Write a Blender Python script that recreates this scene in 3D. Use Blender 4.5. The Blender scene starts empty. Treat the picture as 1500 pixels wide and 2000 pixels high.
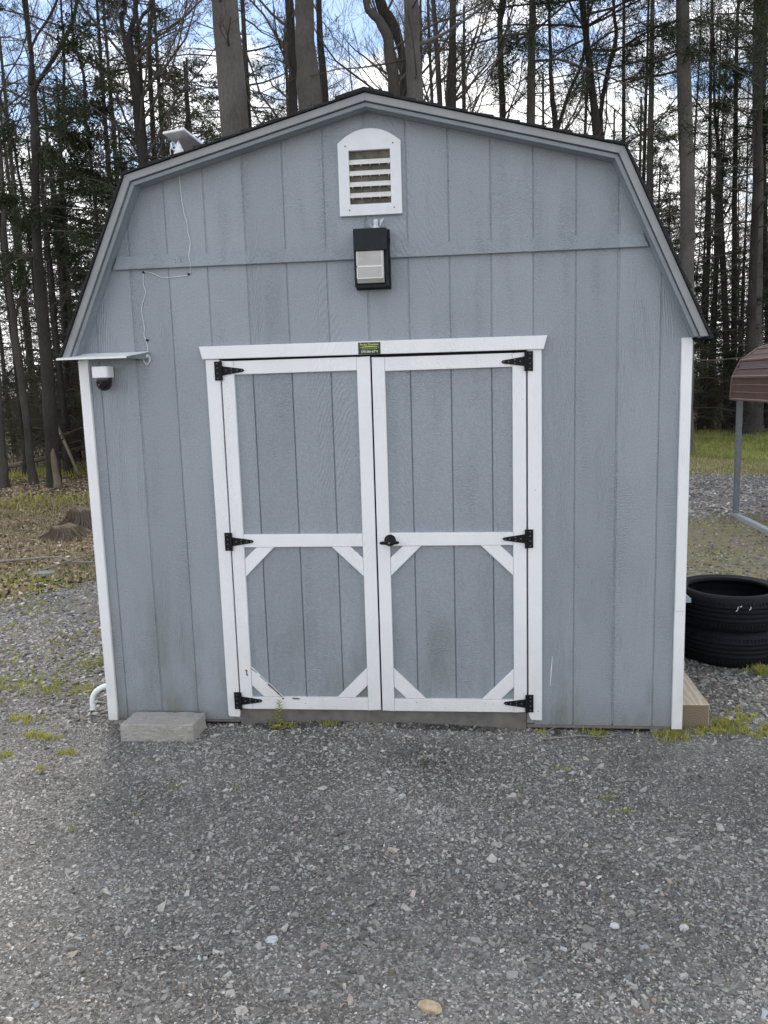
import bpy, math, random
import numpy as np
from mathutils import Vector, Matrix
random.seed(7)
RNG = np.random.default_rng(11)
C = bpy.context.scene.collection
SC = bpy.context.scene

# ------------------------------------------------------------------ camera
cam = bpy.data.cameras.new('camera')
co = bpy.data.objects.new('camera', cam); C.objects.link(co)
cam.sensor_fit = 'VERTICAL'; cam.sensor_height = 24.0; cam.lens = 19.2
cam.clip_start = 0.05; cam.clip_end = 800
CAM = np.array([1.9036, -4.1763, 1.8017])
CR = np.array([[0.99466975, 0.09882257, -0.02943117],
               [0.01371591, 0.15608621, 0.9876482],
               [-0.10219573, 0.98278746, -0.15389879]])
co.matrix_world = Matrix(((CR[0][0], CR[1][0], -CR[2][0], CAM[0]),
                          (CR[0][1], CR[1][1], -CR[2][1], CAM[1]),
                          (CR[0][2], CR[1][2], -CR[2][2], CAM[2]), (0, 0, 0, 1)))
SC.camera = co
SC.view_settings.view_transform = 'Standard'; SC.view_settings.look = 'None'
SC.view_settings.gamma = 1.0; SC.view_settings.exposure = 1.04

# ------------------------------------------------------------------ sky
SUN_AZ, SUN_EL = math.radians(-20), math.radians(56)   # azimuth from +Y towards +X
w = bpy.data.worlds.new('World'); SC.world = w; w.use_nodes = True
nt = w.node_tree; nt.nodes.clear()
def N(t, typ, **k):
    n = t.nodes.new(typ)
    for a, b in k.items():
        if a in n.inputs: n.inputs[a].default_value = b
        else: setattr(n, a, b)
    return n
out = N(nt, 'ShaderNodeOutputWorld'); bg = N(nt, 'ShaderNodeBackground'); bg.inputs['Strength'].default_value = 0.1
sky = N(nt, 'ShaderNodeTexSky'); sky.sky_type = 'NISHITA'; sky.sun_disc = False
sky.sun_elevation = SUN_EL; sky.sun_rotation = SUN_AZ; sky.air_density = 1.0; sky.dust_density = 0.6; sky.ozone_density = 1.5
tc = N(nt, 'ShaderNodeTexCoord')
mp = N(nt, 'ShaderNodeMapping'); mp.inputs['Scale'].default_value = (1.0, 1.0, 2.4); mp.inputs['Location'].default_value = (5.1, 2.2, 1.1)
nz = N(nt, 'ShaderNodeTexNoise'); nz.inputs['Scale'].default_value = 3.2; nz.inputs['Detail'].default_value = 7; nz.inputs['Roughness'].default_value = 0.55
rp = N(nt, 'ShaderNodeValToRGB'); rp.color_ramp.elements[0].position = 0.42; rp.color_ramp.elements[1].position = 0.50
nz2 = N(nt, 'ShaderNodeTexNoise'); nz2.inputs['Scale'].default_value = 5.0; nz2.inputs['Detail'].default_value = 5
rp2 = N(nt, 'ShaderNodeValToRGB'); rp2.color_ramp.elements[0].color = (7.6, 7.8, 8.1, 1); rp2.color_ramp.elements[1].color = (10.6, 10.5, 10.4, 1)
rp2.color_ramp.elements[0].position = 0.35; rp2.color_ramp.elements[1].position = 0.6
mx = N(nt, 'ShaderNodeMix', data_type='RGBA')
L = nt.links.new
L(tc.outputs['Generated'], mp.inputs['Vector']); L(mp.outputs[0], nz.inputs['Vector'])
L(mp.outputs[0], nz2.inputs['Vector']); L(nz2.outputs[0], rp2.inputs[0])
sz = N(nt, 'ShaderNodeSeparateXYZ'); L(tc.outputs['Generated'], sz.inputs[0])
mr = N(nt, 'ShaderNodeMapRange'); mr.inputs[1].default_value = 0.16; mr.inputs[2].default_value = 0.36; mr.inputs[3].default_value = -0.10; mr.inputs[4].default_value = 0.065; L(sz.outputs[2], mr.inputs[0])
sb = N(nt, 'ShaderNodeMath', operation='SUBTRACT'); L(nz.outputs[0], sb.inputs[0]); L(mr.outputs[0], sb.inputs[1]); L(sb.outputs[0], rp.inputs[0])
L(rp.outputs[0], mx.inputs[0]); L(sky.outputs[0], mx.inputs[6]); L(rp2.outputs[0], mx.inputs[7])
L(mx.outputs[2], bg.inputs['Color']); L(bg.outputs[0], out.inputs['Surface'])

sl = bpy.data.lights.new('sun', 'SUN'); sl.energy = 1.1; sl.angle = math.radians(14); sl.color = (1, 0.96, 0.9)
so = bpy.data.objects.new('sun', sl); C.objects.link(so)
sd = Vector((math.sin(SUN_AZ)*math.cos(SUN_EL), math.cos(SUN_AZ)*math.cos(SUN_EL), math.sin(SUN_EL)))
so.rotation_euler = sd.to_track_quat('Z', 'Y').to_euler()

# ------------------------------------------------------------------ materials
def new_mat(name, rough=0.7, spec=0.5, metal=0.0):
    m = bpy.data.materials.new(name); m.use_nodes = True
    t = m.node_tree; b = t.nodes['Principled BSDF']
    b.inputs['Roughness'].default_value = rough
    b.inputs['Specular IOR Level'].default_value = spec
    b.inputs['Metallic'].default_value = metal
    return m, t, b
def coords(t, scale=(1, 1, 1), loc=(0, 0, 0)):
    c = N(t, 'ShaderNodeTexCoord'); m = N(t, 'ShaderNodeMapping')
    m.inputs['Scale'].default_value = scale; m.inputs['Location'].default_value = loc
    t.links.new(c.outputs['Object'], m.inputs['Vector']); return m.outputs[0]
def noise(t, vec, scale, detail=4, rough=0.5, dist=0.0):
    n = N(t, 'ShaderNodeTexNoise'); n.inputs['Scale'].default_value = scale
    n.inputs['Detail'].default_value = detail; n.inputs['Roughness'].default_value = rough; n.inputs['Distortion'].default_value = dist
    t.links.new(vec, n.inputs['Vector']); return n.outputs[0]
def ramp(t, fac, stops):
    r = N(t, 'ShaderNodeValToRGB'); e = r.color_ramp.elements
    while len(e) < len(stops): e.new(0.5)
    for i, (p, c) in enumerate(stops):
        e[i].position = p; e[i].color = (c[0], c[1], c[2], 1) if not isinstance(c, (int, float)) else (c, c, c, 1)
    t.links.new(fac, r.inputs[0]); return r.outputs[0]
def mix(t, fac, a, b, mode='MIX'):
    m = N(t, 'ShaderNodeMix', data_type='RGBA'); m.blend_type = mode
    for s, i in ((fac, 0), (a, 6), (b, 7)):
        if hasattr(s, 'is_linked'): t.links.new(s, m.inputs[i])
        elif isinstance(s, (int, float)): m.inputs[i].default_value = s if i == 0 else (s, s, s, 1)
        else: m.inputs[i].default_value = (s[0], s[1], s[2], 1)
    return m.outputs[2]
def mth(t, op, a, b=0.0, c=None):
    m = N(t, 'ShaderNodeMath', operation=op)
    for i, s in enumerate((a, b) if c is None else (a, b, c)):
        if hasattr(s, 'is_linked'): t.links.new(s, m.inputs[i])
        else: m.inputs[i].default_value = s
    return m.outputs[0]
def bump(t, b, h, dist, strength=1.0, prev=None):
    n = N(t, 'ShaderNodeBump'); n.inputs['Distance'].default_value = dist; n.inputs['Strength'].default_value = strength
    t.links.new(h, n.inputs['Height'])
    if prev is not None: t.links.new(prev, n.inputs['Normal'])
    t.links.new(n.outputs[0], b.inputs['Normal']); return n.outputs[0]
def simple(name, col, rough=0.6, metal=0.0, var=0.12, nscale=30, bdist=0.0, spec=0.5):
    m, t, b = new_mat(name, rough, spec, metal)
    v = coords(t); n = noise(t, v, nscale, 5, 0.6)
    lo = [c*(1-var) for c in col]; hi = [min(1, c*(1+var)) for c in col]
    t.links.new(ramp(t, n, [(0.3, lo), (0.7, hi)]), b.inputs['Base Color'])
    if bdist: bump(t, b, n, bdist)
    return m
def grain_height(t, horizontal=False):
    """embossed cedar grain: fine stipple, with patches of rippled figure"""
    sc = (1, 1, 1)
    v = coords(t, sc)
    dv = noise(t, coords(t, (7, 7, 1.4)), 1.0, 3)
    wv = N(t, 'ShaderNodeTexWave', wave_type='BANDS', bands_direction='X' if horizontal == 'v' else 'Z')
    wv.inputs['Scale'].default_value = 19; wv.inputs['Distortion'].default_value = 13; wv.inputs['Detail'].default_value = 4; wv.inputs['Detail Scale'].default_value = 2.2
    t.links.new(v, wv.inputs['Vector'])
    mask = ramp(t, dv, [(0.47, 0.0), (0.62, 1.0)])
    wv2 = N(t, 'ShaderNodeTexWave', wave_type='RINGS', rings_direction='Y')
    wv2.inputs['Scale'].default_value = 14; wv2.inputs['Distortion'].default_value = 9; wv2.inputs['Detail'].default_value = 3; wv2.inputs['Detail Scale'].default_value = 0.8
    t.links.new(coords(t, (2.2, 1, 0.5)), wv2.inputs['Vector'])
    m2 = ramp(t, noise(t, coords(t, (6, 6, 0.9), (3, 2, 5)), 1.0, 2), [(0.52, 0.0), (0.62, 1.0)])
    a = mix(t, mask, 0.35, wv.outputs[0]); a = mix(t, m2, a, wv2.outputs[0])
    st = noise(t, v, 150, 2, 0.6)
    return mth(t, 'ADD', mth(t, 'MULTIPLY', a, 0.5), mth(t, 'MULTIPLY', st, 0.75)), dv
def paint_blue(name, col=(0.287, 0.318, 0.350), dirt=True, grain=True):
    m, t, b = new_mat(name, 0.45, 0.45)
    h, dv = grain_height(t)
    v = coords(t)
    n1 = noise(t, v, 1.7, 5, 0.6); n2 = noise(t, v, 120, 3, 0.6)
    c = ramp(t, n1, [(0.3, [x*0.93 for x in col]), (0.7, [x*1.05 for x in col])])
    c = mix(t, 0.32, c, ramp(t, n2, [(0.3, [x*0.6 for x in col]), (0.7, [x*1.35 for x in col])]))
    sx_ = N(t, 'ShaderNodeSeparateXYZ'); t.links.new(v, sx_.inputs[0])
    fl_ = mth(t, 'FLOOR', mth(t, 'DIVIDE', mth(t, 'ADD', sx_.outputs[0], 1.4465), 0.2032))
    wn_ = N(t, 'ShaderNodeTexWhiteNoise', noise_dimensions='1D'); t.links.new(fl_, wn_.inputs['W'])
    c = mix(t, 1.0, c, ramp(t, wn_.outputs['Value'], [(0.0, 0.95), (1.0, 1.06)]), 'MULTIPLY')
    if dirt:
        sep = N(t, 'ShaderNodeSeparateXYZ'); t.links.new(v, sep.inputs[0])
        zf = N(t, 'ShaderNodeMapRange'); zf.inputs[1].default_value = 1.0; zf.inputs[2].default_value = 0.0; t.links.new(sep.outputs[2], zf.inputs[0])
        g = noise(t, coords(t, (2.4, 2.4, 0.8), (1.3, 0, 0)), 1.6, 6, 0.65)
        gm = mth(t, 'MULTIPLY', ramp(t, g, [(0.46, 0.0), (0.66, 1.0)]), zf.outputs[0])
        gm = mth(t, 'MULTIPLY', gm, 0.8)
        c = mix(t, gm, c, (0.16, 0.175, 0.15))
        zl = N(t, 'ShaderNodeMapRange'); zl.inputs[1].default_value = 0.16; zl.inputs[2].default_value = 0.0; t.links.new(sep.outputs[2], zl.inputs[0])
        sp = mth(t, 'MULTIPLY', zl.outputs[0], mth(t, 'MULTIPLY', noise(t, v, 18, 5, 0.7), 0.85))
        c = mix(t, sp, c, (0.17, 0.165, 0.15))
        # small pin holes and knocks
        vo = N(t, 'ShaderNodeTexVoronoi'); vo.inputs['Scale'].default_value = 9; t.links.new(v, vo.inputs['Vector'])
        c = mix(t, ramp(t, vo.outputs['Distance'], [(0.022, 0.55), (0.03, 0.0)]), c, (0.07, 0.07, 0.07))
    t.links.new(c, b.inputs['Base Color'])
    if grain: bump(t, b, h, 0.0038, 1.0)
    return m
def paint_white(name):
    m, t, b = new_mat(name, 0.5, 0.4)
    v = coords(t); h, dv = grain_height(t, 'v')
    sep = N(t, 'ShaderNodeSeparateXYZ'); t.links.new(v, sep.inputs[0])
    zf = N(t, 'ShaderNodeMapRange'); zf.inputs[1].default_value = 0.6; zf.inputs[2].default_value = 0.0; t.links.new(sep.outputs[2], zf.inputs[0])
    c = ramp(t, noise(t, v, 3, 6, 0.65), [(0.3, (0.80, 0.81, 0.825)), (0.7, (0.87, 0.87, 0.87))])
    c = mix(t, mth(t, 'MULTIPLY', zf.outputs[0], mth(t, 'MULTIPLY', noise(t, v, 9, 6, 0.7), 0.75)), c, (0.50, 0.49, 0.45))
    ch = noise(t, coords(t, (1, 1, 1.0), (2.2, 1, 0)), 24, 5, 0.7)
    zc = N(t, 'ShaderNodeMapRange'); zc.inputs[1].default_value = 0.33; zc.inputs[2].default_value = 0.08; t.links.new(sep.outputs[2], zc.inputs[0])
    chip = mth(t, 'MULTIPLY', ramp(t, ch, [(0.68, 0.0), (0.70, 1.0)]), zc.outputs[0])
    c = mix(t, chip, c, (0.13, 0.11, 0.09))
    vo = N(t, 'ShaderNodeTexVoronoi'); vo.inputs['Scale'].default_value = 7; t.links.new(v, vo.inputs['Vector'])
    c = mix(t, ramp(t, vo.outputs['Distance'], [(0.02, 0.4), (0.03, 0.0)]), c, (0.2, 0.19, 0.18))
    t.links.new(c, b.inputs['Base Color']); bump(t, b, h, 0.0022)
    return m
M = {}
M['siding'] = paint_blue('blue_grey_siding_paint')
M['trimblue'] = paint_blue('blue_grey_trim_paint', (0.275, 0.312, 0.342), dirt=False)
M['fascia'] = simple('weathered_fascia_paint', (0.285, 0.295, 0.30), 0.5, var=0.1, nscale=9)
M['fascia2'] = simple('grey_subfascia_paint', (0.215, 0.24, 0.262), 0.55, var=0.1, nscale=9)
M['white'] = paint_white('white_trim_paint')
M['sill'] = simple('taupe_sill_board', (0.15, 0.142, 0.128), 0.85, var=0.25, nscale=14, bdist=0.002)
M['black'] = simple('black_metal', (0.007, 0.008, 0.009), 0.55, var=0.3, nscale=60, spec=0.22)
M['screw'] = simple('dull_screw', (0.16, 0.16, 0.16), 0.4, 0.6)
M['gap'] = simple('dark_gap', (0.015, 0.015, 0.015), 0.9)
M['ventwhite'] = simple('vinyl_white', (0.74, 0.76, 0.78), 0.45, var=0.04, nscale=20)
M['slat'] = simple('dusty_slat', (0.72, 0.70, 0.67), 0.6, var=0.1, nscale=25)
M['ventback'] = simple('vent_dark', (0.11, 0.10, 0.08), 0.9, var=0.5, nscale=18)
M['lampbody'] = simple('bronze_black_casting', (0.014, 0.019, 0.023), 0.6, var=0.2, nscale=50, spec=0.25)
M['shingle'] = simple('charcoal_shingle', (0.022, 0.023, 0.026), 0.95, var=0.6, nscale=90, bdist=0.003)
M['flash'] = simple('pale_flashing', (0.82, 0.86, 0.84), 0.45, var=0.04, nscale=12)
M['camwhite'] = simple('camera_white_plastic', (0.80, 0.80, 0.82), 0.35, var=0.02)
M['camblack'] = simple('camera_black_dome', (0.006, 0.006, 0.008), 0.12, var=0.1)
M['panelback'] = simple('panel_grey_back', (0.85, 0.83, 0.88), 0.5, var=0.03)
M['wire'] = simple('white_cable', (0.72, 0.73, 0.74), 0.45, var=0.05)
M['clear'] = simple('cloudy_plastic', (0.6, 0.63, 0.66), 0.25, var=0.1)
M['signgreen'] = simple('dark_green_sticker', (0.006, 0.026, 0.018), 0.4, var=0.1)
M['signyellow'] = simple('yellow_green_ink', (0.55, 0.62, 0.12), 0.5, var=0.1)
M['signpale'] = simple('pale_yellow_ink', (0.62, 0.68, 0.38), 0.5, var=0.05)
M['galv'] = simple('galvanised_steel', (0.16, 0.185, 0.21), 0.45, 0.35, var=0.2, nscale=25)
M['galvlight'] = simple('bright_galvanised_steel', (0.42, 0.46, 0.49), 0.45, 0.4, var=0.2, nscale=25)
M['brown'] = simple('brown_painted_steel', (0.085, 0.047, 0.041), 0.5, 0.0, var=0.12, nscale=6, spec=0.3)
M['brownlight'] = simple('tan_trim_steel', (0.14, 0.095, 0.083), 0.5, 0.0, var=0.1, nscale=6, spec=0.3)
M['stick'] = simple('bare_stick_bark', (0.26, 0.235, 0.20), 0.9, var=0.3, nscale=40, bdist=0.002)
M['root'] = simple('dead_root_wood', (0.16, 0.125, 0.085), 0.95, var=0.4, nscale=40, bdist=0.004)

def mat_lens():
    m, t, b = new_mat('prismatic_lens', 0.25, 0.5)
    wv = N(t, 'ShaderNodeTexWave', bands_direction='X'); wv.inputs['Scale'].default_value = 60; wv.inputs['Distortion'].default_value = 0.3
    t.links.new(coords(t), wv.inputs['Vector'])
    n = noise(t, coords(t, (1, 1, 3)), 9, 4)
    c = ramp(t, n, [(0.3, (0.36, 0.355, 0.335)), (0.7, (0.48, 0.475, 0.45))])
    t.links.new(c, b.inputs['Base Color']); bump(t, b, wv.outputs[0], 0.001, 0.5); return m
M['lens'] = mat_lens()
def mat_concrete():
    m, t, b = new_mat('cast_concrete', 0.9, 0.3)
    v = coords(t); n = noise(t, v, 14, 6, 0.65); n2 = noise(t, v, 230, 3, 0.7)
    c = ramp(t, n, [(0.3, (0.30, 0.285, 0.25)), (0.72, (0.45, 0.43, 0.385))])
    c = mix(t, 0.35, c, ramp(t, n2, [(0.35, (0.14, 0.14, 0.13)), (0.65, (0.5, 0.49, 0.46))]))
    t.links.new(c, b.inputs['Base Color']); bump(t, b, n2, 0.0016, 1, bump(t, b, n, 0.003)); return m
M['concrete'] = mat_concrete()
def mat_timber():
    m, t, b = new_mat('sawn_timber', 0.8, 0.3)
    wv = N(t, 'ShaderNodeTexWave', bands_direction='X'); wv.inputs['Scale'].default_value = 9; wv.inputs['Distortion'].default_value = 6; wv.inputs['Detail'].default_value = 4; wv.inputs['Detail Scale'].default_value = 2.5
    t.links.new(coords(t, (1, 0.25, 1)), wv.inputs['Vector'])
    c = ramp(t, wv.outputs[0], [(0.2, (0.52, 0.42, 0.29)), (0.8, (0.62, 0.53, 0.40))])
    k = N(t, 'ShaderNodeTexVoronoi'); k.inputs['Scale'].default_value = 7; t.links.new(coords(t, (1, 0.7, 1), (0.4, 0.31, 0)), k.inputs['Vector'])
    c = mix(t, ramp(t, k.outputs['Distance'], [(0.07, 0.9), (0.13, 0.0)]), c, (0.08, 0.05, 0.035))
    t.links.new(c, b.inputs['Base Color']); bump(t, b, wv.outputs[0], 0.001); return m
M['timber'] = mat_timber()
def mat_timber_end():
    m, t, b = new_mat('timber_end_grain', 0.9, 0.2)
    wv = N(t, 'ShaderNodeTexWave', wave_type='RINGS', rings_direction='Y'); wv.inputs['Scale'].default_value = 22; wv.inputs['Distortion'].default_value = 3.0; wv.inputs['Detail'].default_value = 4
    t.links.new(coords(t, (1, 1, 1), (-3.075, 0, 0.03)), wv.inputs['Vector'])
    c = ramp(t, wv.outputs[0], [(0.2, (0.19, 0.155, 0.10)), (0.8, (0.23, 0.19, 0.13))])
    t.links.new(c, b.inputs['Base Color']); return m
M['timberend'] = mat_timber_end()
def mat_tyre():
    m, t, b = new_mat('tyre_rubber', 0.7, 0.22)
    v = coords(t)
    wv = N(t, 'ShaderNodeTexWave', bands_direction='Z'); wv.inputs['Scale'].default_value = 20; wv.inputs['Distortion'].default_value = 0.6
    t.links.new(v, wv.inputs['Vector'])
    c = ramp(t, noise(t, v, 9, 5, 0.6), [(0.3, (0.004, 0.005, 0.008)), (0.7, (0.009, 0.011, 0.015))])
    t.links.new(c, b.inputs['Base Color']); bump(t, b, noise(t, v, 160, 2), 0.001); return m
M['tyre'] = mat_tyre()
def mat_bark(name, lo, hi, sc=6, bd=0.02):
    m, t, b = new_mat(name, 0.95, 0.2)
    v = coords(t, (1, 1, 0.30))
    n = noise(t, v, sc*6.5, 6, 0.75, 0.6); n2 = noise(t, coords(t), 1.3, 3)
    c = ramp(t, n, [(0.33, lo), (0.66, hi)])
    c = mix(t, 0.35, c, ramp(t, n2, [(0.35, [x*0.6 for x in lo]), (0.65, [min(1, x*1.25) for x in hi])]))
    t.links.new(c, b.inputs['Base Color']); bump(t, b, n, bd); return m
M['barkgrey'] = mat_bark('grey_pine_bark', (0.058, 0.053, 0.049), (0.150, 0.138, 0.127))
M['barkdark'] = mat_bark('dark_bark', (0.022, 0.020, 0.018), (0.062, 0.056, 0.050))
M['barkmid'] = mat_bark('brown_grey_bark', (0.042, 0.037, 0.033), (0.108, 0.096, 0.085))
M['twig'] = simple('twig_bark', (0.075, 0.062, 0.050), 0.95, var=0.35, nscale=3)
M['deadwood'] = mat_bark('weathered_dead_wood', (0.12, 0.095, 0.07), (0.27, 0.225, 0.17), 8, 0.012)
def mat_leaf(name, lo, hi, sc=1.2):
    m, t, b = new_mat(name, 0.75, 0.25)
    n = noise(t, coords(t), sc, 4, 0.7); n2 = noise(t, coords(t), sc*14, 2)
    c = mix(t, 0.4, ramp(t, n, [(0.32, lo), (0.68, hi)]), ramp(t, n2, [(0.3, lo), (0.7, hi)]))
    t.links.new(c, b.inputs['Base Color'])
    tr = N(t, 'ShaderNodeBsdfTranslucent'); t.links.new(c, tr.inputs['Color'])
    ms = N(t, 'ShaderNodeMixShader'); ms.inputs[0].default_value = 0.25
    o = t.nodes['Material Output']
    t.links.new(b.outputs[0], ms.inputs[1]); t.links.new(tr.outputs[0], ms.inputs[2]); t.links.new(ms.outputs[0], o.inputs['Surface'])
    return m
M['hemlock'] = mat_leaf('hemlock_needles', (0.020, 0.032, 0.016), (0.055, 0.072, 0.034))
M['pine'] = mat_leaf('pine_needles', (0.026, 0.038, 0.024), (0.060, 0.078, 0.044))
M['bud'] = mat_leaf('spring_leaves', (0.09, 0.12, 0.025), (0.20, 0.24, 0.06))
M['grass'] = mat_leaf('grass_blades', (0.20, 0.235, 0.05), (0.56, 0.52, 0.14), 9)
M['lawn'] = mat_leaf('lawn_blades', (0.13, 0.165, 0.045), (0.38, 0.38, 0.13), 2)
M['drygrass'] = mat_leaf('dry_grass', (0.27, 0.225, 0.13), (0.50, 0.43, 0.27), 3)
def mat_attr(name, rough=0.85, bd=0.0):
    m, t, b = new_mat(name, rough, 0.3)
    a = N(t, 'ShaderNodeAttribute', attribute_name='tint'); c = a.outputs['Color']
    n = noise(t, coords(t), 60, 3)
    c = mix(t, 0.5, c, mix(t, 1.0, c, ramp(t, n, [(0.3, 0.6), (0.7, 1.3)]), 'MULTIPLY'))
    t.links.new(c, b.inputs['Base Color']); return m
M['stones'] = mat_attr('slate_chips')
M['litter'] = mat_attr('leaf_litter')

def mat_ground():
    m, t, b = new_mat('ground_surface', 0.95, 0.2)
    v = coords(t); sep = N(t, 'ShaderNodeSeparateXYZ'); t.links.new(v, sep.inputs[0])
    X, Y = sep.outputs[0], sep.outputs[1]
    wob = mth(t, 'SUBTRACT', noise(t, v, 0.9, 5, 0.65), 0.5)
    # gravel
    vo = N(t, 'ShaderNodeTexVoronoi'); vo.inputs['Scale'].default_value = 150; t.links.new(v, vo.inputs['Vector'])
    vo2 = N(t, 'ShaderNodeTexVoronoi'); vo2.inputs['Scale'].default_value = 62; t.links.new(v, vo2.inputs['Vector'])
    s1 = N(t, 'ShaderNodeSeparateColor'); t.links.new(vo.outputs['Color'], s1.inputs[0])
    s2 = N(t, 'ShaderNodeSeparateColor'); t.links.new(vo2.outputs['Color'], s2.inputs[0])
    g = ramp(t, s1.outputs[0], [(0.0, (0.082, 0.076, 0.068)), (0.6, (0.160, 0.150, 0.136)), (0.93, (0.25, 0.24, 0.225)), (1.0, (0.46, 0.45, 0.42))])
    g = mix(t, ramp(t, s2.outputs[0], [(0.55, 0.0), (0.6, 0.6)]), g, ramp(t, s2.outputs[1], [(0.0, (0.08, 0.078, 0.073)), (0.9, (0.26, 0.25, 0.235)), (1.0, (0.44, 0.43, 0.40))]))
    damp = ramp(t, noise(t, coords(t, (1, 1, 1), (4, 1, 0)), 1.5, 5, 0.65), [(0.38, 0.82), (0.62, 1.25)])
    g = mix(t, 1.0, g, damp, 'MULTIPLY')
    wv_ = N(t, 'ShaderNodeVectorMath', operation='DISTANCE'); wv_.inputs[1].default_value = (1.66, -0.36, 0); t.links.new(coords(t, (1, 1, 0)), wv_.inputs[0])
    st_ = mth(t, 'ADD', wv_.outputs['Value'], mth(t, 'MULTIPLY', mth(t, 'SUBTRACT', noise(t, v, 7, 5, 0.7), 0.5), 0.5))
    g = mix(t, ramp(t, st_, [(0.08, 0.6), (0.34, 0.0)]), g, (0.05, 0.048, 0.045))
    # forest floor
    f = ramp(t, noise(t, v, 7, 8, 0.75), [(0.3, (0.08, 0.062, 0.042)), (0.5, (0.21, 0.165, 0.11)), (0.68, (0.40, 0.33, 0.23))])
    moss = ramp(t, noise(t, coords(t, (1, 1, 1), (9, 3, 0)), 0.8, 6, 0.65), [(0.48, 0.0), (0.6, 0.8)])
    f = mix(t, moss, f, ramp(t, noise(t, v, 14, 5, 0.7), [(0.3, (0.06, 0.085, 0.02)), (0.7, (0.15, 0.19, 0.055))]))
    # lawn
    lw = ramp(t, noise(t, v, 6, 7, 0.7), [(0.3, (0.09, 0.125, 0.03)), (0.5, (0.17, 0.19, 0.055)), (0.7, (0.31, 0.27, 0.14))])
    # sparse weedy gravel
    wg = mix(t, ramp(t, noise(t, v, 9, 6, 0.7), [(0.36, 0.15), (0.56, 0.9)]), g, (0.215, 0.190, 0.095))
    def step(val, edge, wdt):
        mr = N(t, 'ShaderNodeMapRange'); mr.inputs[1].default_value = edge-wdt; mr.inputs[2].default_value = edge+wdt; t.links.new(val, mr.inputs[0]); return mr.outputs[0]
    # left boundary : gravel where 1.45*(x+2.2) - (y-2.8) > 0
    lb = mth(t, 'SUBTRACT', mth(t, 'MULTIPLY', mth(t, 'ADD', X, 2.2), 2.2), mth(t, 'SUBTRACT', Y, 2.8))
    left = step(mth(t, 'MULTIPLY', mth(t, 'ADD', lb, mth(t, 'MULTIPLY', wob, 3.0)), -1.0), 0.0, 0.35)
    leftside = mth(t, 'LESS_THAN', X, 1.5)
    left = mth(t, 'MULTIPLY', left, leftside)
    # right side by Y
    Yw = mth(t, 'ADD', Y, mth(t, 'MULTIPLY', wob, 1.6))
    rside = mth(t, 'SUBTRACT', 1.0, leftside)
    c = g
    c = mix(t, mth(t, 'MULTIPLY', rside, mth(t, 'MULTIPLY', step(Yw, 1.9, 0.5), mth(t, 'SUBTRACT', 1.0, step(Yw, 6.9, 0.3)))), c, wg)
    c = mix(t, mth(t, 'MULTIPLY', rside, step(Yw, 11.5, 0.25)), c, mix(t, step(Yw, 14.5, 1.3), mix(t, 0.55, (0.27, 0.23, 0.115), lw), lw))
    c = mix(t, mth(t, 'MULTIPLY', rside, step(Yw, 22.0, 0.6)), c, f)
    c = mix(t, left, c, f)
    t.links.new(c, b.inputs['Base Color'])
    n1 = bump(t, b, vo.outputs['Distance'], 0.004, 0.9)
    n2 = bump(t, b, noise(t, v, 11, 6, 0.7), 0.02, 0.8, n1)
    return m
M['ground'] = mat_ground()

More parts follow.
